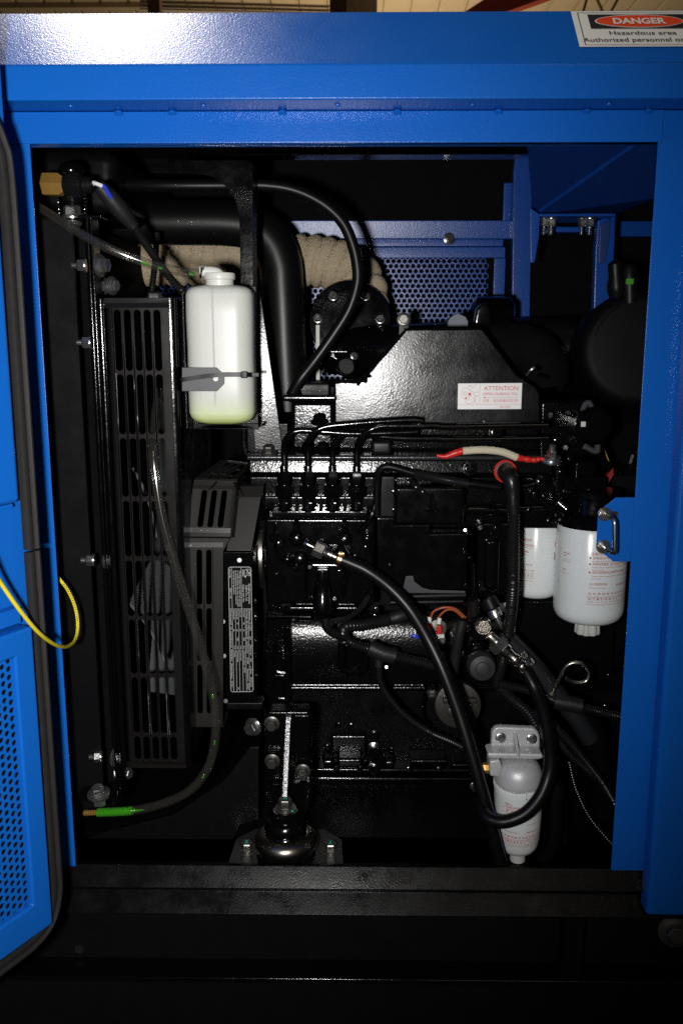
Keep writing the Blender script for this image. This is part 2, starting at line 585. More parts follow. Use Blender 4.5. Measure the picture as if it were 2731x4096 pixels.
def ribbon(b, pts, w, mp, closed=False, mi=0):
    pts = [Vector((p[0], p[1])) for p in pts]
    n = len(pts)
    L = []
    for i in range(n):
        a = pts[(i - 1) % n] if (closed or i) else pts[i]
        c = pts[(i + 1) % n] if (closed or i < n - 1) else pts[i]
        d = c - a
        d = d.normalized() if d.length > 1e-9 else Vector((1, 0))
        nn = Vector((-d.y, d.x)) * w / 2
        L.append((pts[i] + nn, pts[i] - nn))
    m = n if closed else n - 1
    b.add([mp(*q) for pr in L for q in pr], [(2 * i, 2 * i + 1, 2 * ((i + 1) % n) + 1, 2 * ((i + 1) % n)) for i in range(m)], mi)
def flat(b, pts, mp, mi=0):
    b.add([mp(*p) for p in pts], [tuple(range(len(pts)))], mi)
def pxpath(*pts):
    return [P(*p) for p in pts]
# ================================================================ ENCLOSURE
def zat(py, y, px=1366):
    return P(px, py, y).z
enc = thing('generator_enclosure', 'blue painted steel generator canopy framing the open engine bay', 'enclosure', (0, 0, zat(3470, 0)))
YF = -0.05
zf0 = zat(381, YF); zf1 = zat(256, YF)
# sloped roof edge: 45 degrees back until it meets the photo line
d = 0.02
while P(1366, 48, YF + d).z > zf1 + d * 0.98:
    d += 0.0005
yr, zr = YF + d, zf1 + d * 0.98
XL, XR = -0.75, 0.75
th = 0.004
roof = B()
roof.xprofile([(0.0, zf0), (YF + th, zf0), (YF + th, zf1 - 0.002), (yr + th, zr - 0.006), (1.0, zr - 0.006), (1.0, zr), (yr, zr), (YF, zf1), (YF, zf0 - th), (0.0, zf0 - th)][::-1], XL, XR)
roof_o = mk('roof_panel', roof, BLUE, enc, bevel=0.0022, seg=3)
RN = Vector((0, -(zr - zf1), (yr - YF))).normalized()      # outward normal of the sloped panel
RP = Vector((0, YF, zf1))
# header over the opening
XI = P(120, 575, 0).x                       # inner edge of left post
XJ = P(2630, 572, 0).x                      # inner edge of right jamb
XSEAM = P(2650, 500, 0).x
zh0 = zat(571, -0.003)
hd = B()
hd.box((XL, -0.003, zh0), (XSEAM - 0.0006, 0.0, zf0 - th - 0.0004))
hd.box((XL, 0.0, zh0), (XSEAM - 0.0006, 0.02, zh0 + 0.003))
mk('header', hd, BLUE, enc, bevel=0.0012)
# plug welds on the header's top edge and rivets under the roof lip
for px in (475, 690, 1130, 1588, 1992, 2345, 2590):
    b = B()
    c = P(px, 432, -0.003)
    b.lathe([(0.0048, -0.001), (0.0044, 0.0004), (0.002, 0.0008), (0.0005, 0.001)], (c.x, -0.004, zf0 - th - 0.0035), (0, -0.5, -1), 14)
    mk('weld_spot', b, BLUE, enc)
for px in (285, 815, 1350, 1888, 2432):
    b = B()
    c = P(px, 404, -0.026)
    b.lathe([(0.0032, 0), (0.003, 0.001), (0.0012, 0.002), (0.0003, 0.0022)], (c.x, -0.028, zf0 - th - 0.0002), (0, 0, -1), 14)
    mk('rivet', b, BLUE, enc)
# posts
zs0 = zat(3466, 0)
lp = B()
lp.box((XL, 0.0, zs0 - 0.003), (XI, 0.0022, zh0 + 0.03))
mk('post', lp, BLUE, enc, bevel=0.0006)['label'] = 'narrow blue post left of the opening'
zj0 = zat(3482, 0, 2480)
XS = P(2563, 3478, 0).x
rp = B()
rp.box((XJ, 0.0, zj0), (XS + 0.03, 0.0022, zf0 - th - 0.0004))
mk('jamb', rp, BLUE, enc, bevel=0.0006)
ro = B()
zb = zat(3668, -0.03, 2650)
ro.box((XS, -0.03, zb), (XR, -0.0008, zf0 - th - 0.0006))
mk('post', ro, BLUE, enc, bevel=0.006, seg=4)['label'] = 'wide blue post right of the opening'
# inside skins
sk = B()
sk.box((XL, 0.04, zr - 0.03), (XR, 1.0, zr - 0.012))
mk('roof_lining', sk, MATTE, enc)
sk = B()
sk.box((XL, 0.03, -1.2), (XL + 0.01, 1.0, zr - 0.03))
mk('side_lining', sk, MATTE, enc)
sk = B()
sk.box((XR - 0.01, 0.03, -1.2), (XR, 1.0, zr - 0.03))
mk('side_lining', sk, MATTE, enc)
YB = 0.70
sk = B()
sk.box((XL + 0.01, YB + 0.04, -1.2), (XR - 0.01, YB + 0.06, zr - 0.03))
mk('back_lining', sk, MATTE, enc)
# black board with a glinting top edge above the rear rail
b = B()
b.boxpx(500, 622, 2052, 884, YB + 0.012, YB + 0.02)
mk('upper_back_board', b, MATTE, enc, bevel=0.001)
b = B()
b.boxpx(900, 614, 2090, 619, 0.30, 0.34)
mk('roof_stiffener', b, GLOSS, enc, bevel=0.002)

# rear frame: rails, perforated grille with frame, right-hand posts
b = B(); b.prism([P(1000, 881, YB - 0.014), P(2058, 881, YB - 0.014), P(2058, 956, YB - 0.010), P(1000, 956, YB - 0.010)], (0, 0.03, 0))
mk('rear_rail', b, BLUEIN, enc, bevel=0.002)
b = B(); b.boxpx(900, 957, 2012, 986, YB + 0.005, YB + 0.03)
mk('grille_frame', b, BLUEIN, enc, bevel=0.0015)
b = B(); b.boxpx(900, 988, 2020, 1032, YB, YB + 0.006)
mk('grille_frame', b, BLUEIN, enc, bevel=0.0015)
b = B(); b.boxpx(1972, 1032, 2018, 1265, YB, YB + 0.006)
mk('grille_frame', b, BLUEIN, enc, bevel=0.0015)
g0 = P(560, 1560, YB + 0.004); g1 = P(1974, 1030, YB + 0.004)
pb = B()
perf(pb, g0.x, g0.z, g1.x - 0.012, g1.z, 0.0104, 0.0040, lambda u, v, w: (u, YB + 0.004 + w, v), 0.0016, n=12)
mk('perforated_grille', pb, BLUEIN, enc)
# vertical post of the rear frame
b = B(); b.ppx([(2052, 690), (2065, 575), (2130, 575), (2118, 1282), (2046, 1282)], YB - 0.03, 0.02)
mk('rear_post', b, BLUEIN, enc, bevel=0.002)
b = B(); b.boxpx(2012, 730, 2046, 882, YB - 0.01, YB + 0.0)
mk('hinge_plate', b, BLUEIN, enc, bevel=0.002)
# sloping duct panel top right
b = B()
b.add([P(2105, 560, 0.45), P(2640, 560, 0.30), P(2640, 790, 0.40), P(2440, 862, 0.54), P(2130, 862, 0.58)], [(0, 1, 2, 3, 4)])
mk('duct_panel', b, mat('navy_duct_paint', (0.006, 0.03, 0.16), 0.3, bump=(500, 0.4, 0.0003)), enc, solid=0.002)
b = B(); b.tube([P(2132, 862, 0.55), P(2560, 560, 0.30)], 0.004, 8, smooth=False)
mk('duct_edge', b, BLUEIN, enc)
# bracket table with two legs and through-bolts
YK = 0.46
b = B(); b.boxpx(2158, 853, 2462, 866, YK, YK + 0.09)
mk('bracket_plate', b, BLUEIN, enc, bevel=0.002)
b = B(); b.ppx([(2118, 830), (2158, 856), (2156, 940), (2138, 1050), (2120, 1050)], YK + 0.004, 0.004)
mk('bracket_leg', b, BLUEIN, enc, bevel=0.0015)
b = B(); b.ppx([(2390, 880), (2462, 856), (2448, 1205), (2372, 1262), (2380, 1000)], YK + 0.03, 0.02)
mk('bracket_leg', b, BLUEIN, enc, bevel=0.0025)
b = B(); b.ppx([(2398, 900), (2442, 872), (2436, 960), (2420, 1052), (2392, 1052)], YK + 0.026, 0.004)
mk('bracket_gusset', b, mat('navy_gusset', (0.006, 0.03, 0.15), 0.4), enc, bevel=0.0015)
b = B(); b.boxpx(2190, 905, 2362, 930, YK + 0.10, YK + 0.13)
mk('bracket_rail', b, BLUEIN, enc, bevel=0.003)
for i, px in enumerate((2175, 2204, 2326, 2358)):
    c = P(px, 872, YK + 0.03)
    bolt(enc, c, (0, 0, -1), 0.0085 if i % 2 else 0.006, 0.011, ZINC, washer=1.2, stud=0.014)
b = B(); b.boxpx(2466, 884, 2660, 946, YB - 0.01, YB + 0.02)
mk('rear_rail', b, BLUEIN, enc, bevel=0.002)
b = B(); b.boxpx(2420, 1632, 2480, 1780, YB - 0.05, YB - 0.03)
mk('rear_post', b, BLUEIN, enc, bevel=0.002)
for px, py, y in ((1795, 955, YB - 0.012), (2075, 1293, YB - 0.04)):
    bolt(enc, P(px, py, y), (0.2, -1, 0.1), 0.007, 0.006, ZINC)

# lock plate with U-shaped striker on the right jamb
b = B()
b.ppx([(2462, 1990), (2560, 1990), (2545, 2247), (2452, 2247), (2384, 2192), (2391, 2048)], 0.004, 0.003)
lk = mk('striker_plate', b, BLUE, enc, bevel=0.0008)
b = B(); b.ppx(stadium(2456, 2055, 56, 20), 0.0034, 0.0003) if False else b.ppx([(2442, 2045), (2466, 2045), (2472, 2055), (2466, 2066), (2442, 2066)], 0.0034, 0.0003)
mk('slot_hole', b, INKB, lk)
b = B(); b.tube([P(2416, 2056, 0.012), P(2425, 2058, -0.004), P(2446, 2072, -0.022), P(2455, 2086, -0.027), P(2457, 2110, -0.028), P(2457, 2190, -0.028),
                 P(2455, 2210, -0.026), P(2442, 2208, -0.018), P(2418, 2190, -0.002), P(2410, 2185, 0.012)], S(-0.02) * 9.5, 12)
mk('striker_rod', b, STAIN, lk)
for px, py in ((2416, 2056), (2410, 2186)):
    b = B()
    c = P(px, py, 0.0035)
    ax = Vector((0.12, -1, -0.02))
    b.lathe([(0.0085, 0), (0.0085, 0.0015), (0.007, 0.002)], c, ax, 20)
    b.hexa(c + ax.normalized() * 0.002, ax, 0.0072, 0.005)
    mk('lock_nut', b, ZINC, lk)

# ---------------------------------------------------------------- DANGER sign on the sloped roof
ex = Vector((1, 0, 0)); ev = Vector((0, YF - yr, zf1 - zr)).normalized()     # right, down the slope
t0 = PP(2281, 45, RP + RN * 0.0006, RN)
t1 = PP(2308, 187, RP + RN * 0.0006, RN)
sh = (t1 - t0).dot(ev)                 # sign height on the slope
uu = sh / 100.0
swid = 2 * (PP(2540, 60, RP, RN).x - t0.x) + 0.002
def sg(x, y, k=0):
    return t0 + ex * x + ev * y * uu + RN * (0.0003 * k)
sx = lambda px, py=80: PP(px, py, RP, RN).x - t0.x
b = B(); b.add([sg(0, 0), sg(swid, 0), sg(swid, 100), sg(0, 100)], [(0, 3, 2, 1)])
sign = mk('danger_sign', b, IVORY, enc)
sign['label'] = 'white sticker with black band and red oval reading DANGER'
b = B()
W_ = swid
for (x0, y0, x1, y1) in ((0.006, 4.5, W_ - 0.006, 5.4), (0.006, 94.6, W_ - 0.006, 95.5), (0.006, 5, 0.0069, 95), (W_ - 0.0069, 5, W_ - 0.006, 95)):
    b.add([sg(x0, y0, 1), sg(x1, y0, 1), sg(x1, y1, 1), sg(x0, y1, 1)], [(0, 3, 2, 1)])
b.add([sg(0.0165, 10.5, 1), sg(W_ - 0.0165, 10.5, 1), sg(W_ - 0.0165, 51, 1), sg(0.0165, 51, 1)], [(0, 3, 2, 1)])
cxd = W_ / 2
m2 = lambda x, y: sg(x, y, 1)
def tmap(k):
    return lambda x, y: t0 + ex * x + ev * (-y) + RN * (0.0003 * k)
put_text(b, 'Hazardous area', tmap(1), cxd, -68 * uu, 10.5 * uu, width=sx(2682) - sx(2418), bold=0.012, center=True)
put_text(b, 'Authorized personnel only', tmap(1), sx(2329, 160), -87 * uu, 11 * uu, width=(sx(2700, 155) - sx(2329, 155)) * 1.17, bold=0.012)
mk('black_print', b, INKB, sign)
def ell(rx, ry, k, n=48):
    return [sg(cxd + rx * math.cos(2 * math.pi * i / n), 31 + ry * math.sin(2 * math.pi * i / n), k) for i in range(n)]
rx = (sx(2716) - sx(2362)) / 2
b = B(); b.add(ell(rx, 18.6, 2), [tuple(range(48))])
put = mk('oval_rim', b, IVORY, sign)
b = B(); b.add(ell(rx * 0.972, 16.6, 3), [tuple(range(48))])
mk('red_oval', b, SIGNR, sign)
b = B(); put_text(b, 'DANGER', tmap(4), cxd, -39.3 * uu, 16 * uu, width=sx(2642) - sx(2433), bold=0.03, center=True)
mk('danger_lettering', b, IVORY, sign)

# ================================================================ BASE FRAME
base = thing('base_frame', 'black painted steel skid rail below the open engine bay', 'skid frame', (0, 0, zat(4200, 0)))
prof = [(0.008, zat(3466, 0.003) - 0.04), (0.006, zat(3466, 0.004)), (0.004, zat(3466, 0.004)), (-0.012, zat(3556, -0.012)), (-0.012, zat(3560, -0.012)), (0.0, zat(3563, 0)), (0.0, zat(3566, 0)),
        (-0.018, zat(3660, -0.018)), (-0.018, zat(3664, -0.018)), (0.045, zat(3664, -0.018))]
b = B(); b.xprofile(prof, XL, XR)
mk('sill', b, SILL, base, bevel=0.0012, seg=2)
zw1 = zat(3664, -0.018); zw0 = zat(3908, 0.0)
b = B(); b.box((XL, 0.035, zw0 - 0.01), (XR, 0.045, zw1 + 0.001))
mk('channel_web', b, MATTE, base)
b = B(); b.box((XL, -0.004, zw0 - 0.008), (XR, 0.0345, zw0))
mk('channel_flange', b, GLOSS, base, bevel=0.0016, seg=3)
b = B(); b.box((XL, 0.0, zw0 - 0.35), (XR, 0.03, zw0 - 0.0085))
mk('lower_face', b, MATTE, base)
b = B(); b.boxpx(2252, 3672, 2332, 3905, 0.004, 0.034)
mk('stiffener', b, SATIN, base, bevel=0.001)
bolt(base, P(2695, 3722, 0.03), (-0.1, -1, 0.1), 0.0125, 0.012, DULL, washer=1.75)
b = B(); b.cyl(P(318, 3797, 0.0345), (0, -1, 0), 0.006, 0.0004, 18)
mk('drain_hole', b, INKB, base)
# floor and rails of the bay behind the sill
zfl = zat(3466, 0.0) - 0.06
b = B(); b.box((XL, 0.046, zfl - 0.01), (XR, 0.9, zfl))
mk('bay_floor', b, SATIN, base)
b = B(); b.box((XL, 0.10, zfl), (XR, 0.17, zat(3500, 0.12)))
mk('mounting_rail', b, SATIN, base, bevel=0.002)

# ================================================================ DOOR (open, at the left)
DA = R(29.3)
DU = Vector((-math.sin(DA), -math.cos(DA), 0)); DN = Vector((math.cos(DA), -math.sin(DA), 0))
D0 = P(205, 3690, -0.15)
D0 = Vector((D0.x, D0.y, 0))
def dp(px, py):
    """place on the door's inner face plane"""
    return PP(px, py, D0, DN)
def dz(px, py):
    return dp(px, py).z
def du(px, py):
    return (dp(px, py) - D0).dot(DU)
def DD(u, z, n=0.0):
    v = D0 + DU * u + DN * n
    return Vector((v.x, v.y, z))
door = thing('enclosure_door', 'open blue door with perforated panel and black rubber edge seal', 'door', (D0.x - 0.05, D0.y - 0.05, -0.75))
def dbox(b, u0, u1, z0, z1, n0, n1):
    pts = [DD(u, z, n) for n in (n0, n1) for u, z in ((u0, z0), (u1, z0), (u1, z1), (u0, z1))]
    return b.add(pts, [(0, 3, 2, 1), (4, 5, 6, 7), (0, 1, 5, 4), (1, 2, 6, 5), (2, 3, 7, 6), (3, 0, 4, 7)])
b = B(); dbox(b, 0.0, 0.5, dz(78, 2012), 0.75, -0.022, 0.0)
mk('upper_panel', b, BLUE, door, bevel=0.006, seg=4)
b = B(); dbox(b, -0.03, 0.5, dz(205, 3690) + 0.02, 0.75, -0.034, -0.0225)
mk('door_skin', b, BLUE, door)
b = B(); dbox(b, 0.006, 0.5, dz(78, 2030), dz(78, 2010) - 0.001, -0.02, -0.005)
mk('panel_lip', b, BLUE, door, bevel=0.001)
zl1 = dz(128, 2500); zl0 = dz(205, 3690)
uf = du(112, 3350) - du(188, 3350)
uf = abs(uf)
zp1 = dz(60, 2625); zp0 = dz(92, 3640)
b = B()
b.prism([DD(u, z, 0.004) for u, z in ((0, zl0), (0.5, zl0), (0.5, zp0), (uf, zp0), (uf, zp1), (0.5, zp1), (0.5, zl1), (0, zl1))], DN * -0.026)
mk('lower_panel_frame', b, BLUE, door, bevel=0.003, seg=3)
b = B(); dbox(b, 0.004, 0.05, dz(100, 2498), dz(80, 2440), -0.02, -0.008)
mk('latch_tab', b, BLUE, door, bevel=0.001)
pb = B()
perf(pb, zp0 - 0.008, uf - 0.007, zp1 + 0.012, uf + 0.14, 0.0090, 0.0031, lambda v, u, w: DD(u, v, -0.001 - w), 0.0012, n=12)
mk('perforated_sheet', pb, BLUE, door)
b = B(); dbox(b, uf + 0.0005, 0.4, zp0 + 0.0005, zp1 - 0.0005, -0.02, -0.004)
mk('foam_backing', b, MATTE, door)
# rubber seal: two lengths with a butt joint, ribbed section swept along the door edge
def seal(name, pts, lab):
    sec = [(-0.011, -0.004), (-0.011, 0.002), (-0.0095, 0.0048), (-0.006, 0.0056), (-0.003, 0.004), (-0.0005, 0.0034), (0.0005, 0.0042), (0.004, 0.0052), (0.0085, 0.0045), (0.0105, 0.001), (0.0105, -0.004)]
    path = catmull([Vector(p) for p in pts], 8)
    b = B()
    n = len(sec)
    for i, p in enumerate(path):
        t = (path[min(i + 1, len(path) - 1)] - path[max(i - 1, 0)]).normalized()
        side = t.cross(DN).normalized()
        for a, c in sec:
            b.v.append(p + side * a * 0.74 + DN * c)
    for i in range(len(path) - 1):
        for k in range(n - 1):
            b.f.append((i * n + k, i * n + k + 1, (i + 1) * n + k + 1, (i + 1) * n + k)); b.mi.append(0)
    b.f.append(tuple(range(n))); b.mi.append(0)
    b.f.append(tuple(range((len(path) - 1) * n, len(path) * n))); b.mi.append(0)
    return mk(name, b, SEAL, door)
us = -0.0180
NS = -0.010
zt = dz(5, 470)
zj = dz(120, 2214)
seal('rubber_seal', [DD(us + 0.10, zt + 0.016, NS), DD(us + 0.05, zt + 0.015, NS), DD(us + 0.022, zt + 0.004, NS), DD(us + 0.006, zt - 0.02, NS), DD(us, zt - 0.06, NS), DD(us, -0.05, NS), DD(us, -0.15, NS), DD(us, zj + 0.0015, NS)], '')
zc = zl0 - 0.012
seal('rubber_seal', [DD(us, zj - 0.0012, NS), DD(us, -0.4, NS), DD(us, -0.5, NS), DD(us, zc + 0.07, NS), DD(us + 0.001, zc + 0.035, NS), DD(us + 0.012, zc + 0.008, NS), DD(us + 0.035, zc - 0.004, NS), DD(us + 0.07, zc - 0.006, NS), DD(us + 0.13, zc - 0.006, NS), DD(us + 0.3, zc - 0.006, NS)], '')

# earth wire: from the door to behind the left post
wp = pxpath((-60, 2225, -0.25), (0, 2325, -0.215), (80, 2440, -0.185), (160, 2534, -0.15), (230, 2582, -0.10), (275, 2584, -0.05), (303, 2555, -0.01), (312, 2500, 0.012), (302, 2430, 0.022), (272, 2360, 0.03), (232, 2308, 0.036))
b = B(); b.tube(wp, 0.0021, 14, res=8, mi=lambda k: 1 if 0.30 < k < 0.52 else 0)
tag(mk('earth_wire', b, [YELLOW, GREENW]), 'yellow and green earth wire looping from the door to the left post', 'wire')
# printed marks along the wire
b = B()
pth = catmull(wp, 8)
for i in range(58, 76):
    p = pth[i]; t = (pth[i + 1] - pth[i - 1]).normalized()
    n = (CAM - p); n = (n - t * n.dot(t)).normalized(); s = t.cross(n)
    q = p + n * 0.00218
    b.add([q - t * .0006 - s * .0008, q + t * .0006 - s * .0008, q + t * .0006 + s * .0008, q - t * .0006 + s * .0008], [(0, 1, 2, 3)])
wire_o = [o for o in COL.objects if o.name == 'earth_wire'][0]
mk('printed_marks', b, INKB, wire_o)

# ================================================================ WORKSHOP far behind (seen above the roof)
b = B()
for i in range(60):
    x = -9 + i * 0.3
    b.box((x, 6.5, 3.42), (x + 0.26, 16, 3.5))
    b.box((x + 0.26, 6.5, 3.46), (x + 0.3, 16, 3.5))
ws = mk('workshop_ceiling', b, BEIGE)
struct(ws)
def beam(px0, px1, m, name, lab, cat, py=30, y=8.3, slope=0):
    b = B()
    a0 = P(px0, py, y); a1 = P(px1, py, y)
    b.prism([(a0.x, y, a0.z - 0.7), (a1.x, y, a1.z - 0.7), (a1.x + slope, y, a1.z + 0.8), (a0.x + slope, y, a0.z + 0.8)], (0, 0.12, 0))
    tag(mk(name, b, m, bevel=0.01), lab, cat)
beam(590, 640, BROWN, 'roof_column', 'dark brown steel column at the upper left behind the roof', 'column')
beam(1318, 1384, BROWN, 'roof_column', 'dark brown column left of the pale beam behind the roof', 'column')
beam(1384, 1508, CONC, 'roof_beam', 'pale grey beam in the middle behind the roof', 'beam')
b = B(); b.prism([P(1850, 52, 8.0), P(2010, 52, 8.0), P(2210, -20, 8.0), P(1960, -20, 8.0)], (0, 0.15, 0))
tag(mk('crane_girder', b, REDB), 'red slanting girder behind the roof right of the middle', 'girder')
tr = thing('roof_truss', 'thin dark truss bars behind the roof at the upper right', 'truss', P(2400, 50, 8.6))
for pts in ([(2330, 50), (2345, -5)], [(2385, -5), (2410, 50)], [(2440, 50), (2470, -5)]):
    b = B(); b.tube([P(*pts[0], 8.6), P(*pts[1], 8.6)], 0.014, 6, smooth=False)
    mk('truss_bar', b, BROWN, tr)
for (py0, py1), wh in zip(((0, 6), (16, 22), (33, 37)), ('uppermost', 'middle', 'lowest')):
    b = B(); b.prism([P(560, py0 - 2, 8.9), P(1320, py1 + 14, 8.9), P(1320, py1 + 20, 8.9), P(560, py1, 8.9)], (0, 0.05, 0))
    tag(mk('purlin', b, CONC), '%s of the thin pale roof purlins between the two dark columns' % wh, 'purlin', 'purlins between the columns')
b = B(); b.boxpx(-100, -40, 640, 30, 9.5, 9.6)
tag(mk('gable_cladding', b, BEIGE), 'tan cladding behind the roof at the upper left', 'cladding')
# ================================================================ RADIATOR (left)
rad = thing('radiator', 'black radiator frame standing behind the left post', 'radiator', P(350, 3200, 0.10))
YR = 0.085
b = B(); b.boxpx(128, 866, 352, 3205, YR + 0.02, YR + 0.026)
mk('side_plate', b, mat('dark_radiator_paint', (0.004, 0.0042, 0.005), 0.35, bump=(500, 0.4, 0.0003), var=0.4, vscale=14, rvar=0.1, spec=0.15), rad)
for x0, x1, y in ((352, 362, YR), (366, 376, YR + 0.004)):
    b = B(); b.boxpx(x0 + 52, 868, x1 + 52, 3205, y, y + 0.03)
    mk('channel_flange', b, GLOSS, rad, bevel=0.0012, seg=3)
b = B(); b.boxpx(150, 860, 405, 872, YR, YR + 0.03)
mk('channel_top', b, GLOSS, rad, bevel=0.0012)
b = B(); b.boxpx(310, 3188, 470, 3206, YR - 0.01, YR + 0.03)
mk('foot_plate', b, GLOSS, rad, bevel=0.0012)
# core behind and top tank
b = B(); b.boxpx(150, 900, 400, 3240, 0.18, 0.62)
mk('core', b, MATTE, rad)
b = B(); b.boxpx(140, 590, 470, 860, 0.22, 0.60)
mk('top_tank', b, SATIN, rad, bevel=0.02, seg=4)
# curved sheet gusset hanging under the roof
arc = [(600, 690), (780, 692), (842, 702), (900, 742), (940, 800), (958, 870), (962, 1150)]
b = B(); b.ppx([(590, 672), (680, 668), (694, 655), (700, 640), (985, 640), (1012, 652), (1012, 1330), (990, 1330)] + arc[::-1], 0.195, 0.003)
mk('gusset_plate', b, GLOSS, rad, bevel=0.0008)
b = B(); b.ppx([(985, 640), (1012, 652), (1012, 1500), (985, 1500)], 0.1985, 0.05)
mk('gusset_flange', b, SATIN, rad, bevel=0.0008)
b = B(); b.tube(pxpath((598, 660, 0.193), (660, 662, 0.193), (684, 652, 0.193), (690, 640, 0.193)), 0.0013, 6)
mk('gusset_lip', b, GLOSS, rad)
# through-bolts: head on the right of the channel, nut and stud on the left
def thru(px, py, y, r=0.0092):
    c = P(px, py, y)
    bolt(rad, c, (1, -0.25, 0.03), r, r * 1.0, ZINC, washer=1.55)
    c2 = P(px - 52, py, y + 0.004)
    bolt(rad, c2, (-1, -0.12, 0), r * 0.82, r * 0.9, ZINC, washer=1.1, stud=0.008)
for px, py in ((398, 1062), (418, 1370), (432, 2240), (462, 3026)):
    thru(px, py, YR + 0.012)
for px, py in ((446, 1143), (502, 3090)):
    bolt(rad, P(px, py, 0.13), (1, -0.5, 0), 0.0075, 0.007, ZINC)
    bolt(rad, P(px - 22, py + 2, 0.13), (-1, -0.4, 0), 0.007, 0.007, ZINC)
bolt(rad, P(396, 3178, YR - 0.012), (0, -0.25, 1), 0.009, 0.010, ZINC, washer=1.7)
bolt(rad, P(398, 3190, YR - 0.012), (0, -0.2, -1), 0.0085, 0.008, ZINC, washer=1.1)
bolt(rad, P(292, 868, YR + 0.01), (0, -0.2, 1), 0.0105, 0.010, ZINC, washer=1.3)
bolt(rad, P(292, 890, YR + 0.008), (0, -0.2, -1), 0.0085, 0.007, ZINC, washer=1.3)
# rubber bush stack over that bolt
b = B()
c = P(292, 800, YR + 0.03)
b.lathe([(0.016, -0.02), (0.017, 0.0), (0.0155, 0.012), (0.0165, 0.014), (0.0165, 0.02), (0.0155, 0.022)], c, (0, 0, 1), 24)
mk('rubber_bush', b, GLOSS, rad)
for k in range(16):
    sx_ = -1 if k < 8 else 1
    i = k % 8
    q = c + Vector((sx_ * 0.0155 + random.uniform(-.001, .001), -0.004, -0.017 + i * 0.0042))
    b = B(); b.tube([q + Vector((-0.0016, 0, 0)), q + Vector((0, -0.0012, 0.001)), q + Vector((0.0016, 0, 0.0016))], 0.0007, 6)
    mk('chain_link', b, ZINC, rad)

# level sensor: brass hex + knurled black collar + leads
sen = thing('coolant_level_sensor', 'brass hexagon fitting with knurled black plug on the radiator top', 'sensor', P(250, 780, 0.09))
YS = 0.09
c = P(176, 738, YS); ax = Vector((1, -0.05, -0.02)).normalized(); s_ = S(YS)
b = B(); b.lathe([(s_ * 40, 0), (s_ * 44, 0.002), (s_ * 44, s_ * 62), (s_ * 30, s_ * 78), (s_ * 24, s_ * 84)], c, ax, 6)
bz = mk('brass_hexagon', b, BRASS, sen)
b = B()
rib = []
pr = [(s_ * 36, s_ * 80), (s_ * 40, s_ * 86), (s_ * 40, s_ * 146), (s_ * 36, s_ * 150), (s_ * 30, s_ * 152), (s_ * 30, s_ * 182), (s_ * 20, s_ * 186)]
b.lathe(pr, c, ax, 28)
kn = mk('plug_body', b, PLASTIC, sen)
a1, a2 = perp(ax)
for k in range(20):
    t = 2 * math.pi * k / 20
    dr = a1 * math.cos(t) + a2 * math.sin(t)
    b = B(); b.tube([c + ax * s_ * 92 + dr * s_ * 40, c + ax * s_ * 142 + dr * s_ * 40], s_ * 3.2, 6, smooth=False)
    mk('grip_rib', b, PLASTIC, kn)
b = B(); b.lathe([(0.014, 0), (0.015, 0.002), (0.0145, 0.006), (0.011, 0.011), (0.004, 0.013)], P(288, 692, YS + 0.006), (0, -0.2, 1), 24)
mk('dome_cap', b, GLOSS, sen)
b = B(); b.tube(pxpath((362, 728, YS), (385, 734, YS - 0.004), (410, 744, YS - 0.002)), s_ * 7.5, 10)
mk('white_lead', b, WHITEW, sen)
b = B(); b.tube(pxpath((405, 742, YS - 0.002), (420, 748, YS), (445, 790, YS + 0.01)), s_ * 7, 10)
mk('blue_lead_end', b, BLUEW, sen)
b = B(); b.tube(pxpath((358, 738, YS), (372, 739, YS - 0.002)), s_ * 9, 10, smooth=False)
mk('white_lead', b, WHITEW, sen)
b = B(); b.tube(pxpath((346, 722, YS), (366, 727, YS - 0.001)), s_ * 6, 10, smooth=False)
mk('blue_lead_end', b, BLUEW, sen)
# taped lead going down into split loom
lo = thing('sensor_lead', 'black taped sensor lead running down to the coolant tank', 'cable', P(700, 1200, 0.14))
b = B(); b.tube(pxpath((395, 740, 0.10), (440, 790, 0.11), (490, 850, 0.12), (535, 905, 0.13)), s_ * 32, 14, rf=lambda L, i, n: 0.75 + 0.35 * math.sin(math.pi * min(1, i / n * 1.1)))
mk('tape_wrap', b, TAPE, lo)
def loomf(pitch, amp=0.10):
    return lambda L, i, n: 1 + amp * math.sin(2 * math.pi * L / pitch)
def loom(name, pts, r, parent=None, m=LOOM, pitch=0.0036, n=12, amp=0.10):
    b = B(); b.tube(pts, r, n, rf=loomf(pitch, amp), step=pitch / 5)
    return mk(name, b, m, parent)
loom('split_loom', pxpath((525, 890, 0.128), (600, 1000, 0.14), (680, 1110, 0.15), (740, 1180, 0.16), (760, 1260, 0.18)), s_ * 16, lo)
tag(loom('corrugated_loom', pxpath((628, 930, 0.3), (622, 1040, 0.3), (606, 1180, 0.3)), S(0.3) * 12), 'thin black corrugated tube hanging behind the clear coolant hose', 'cable')

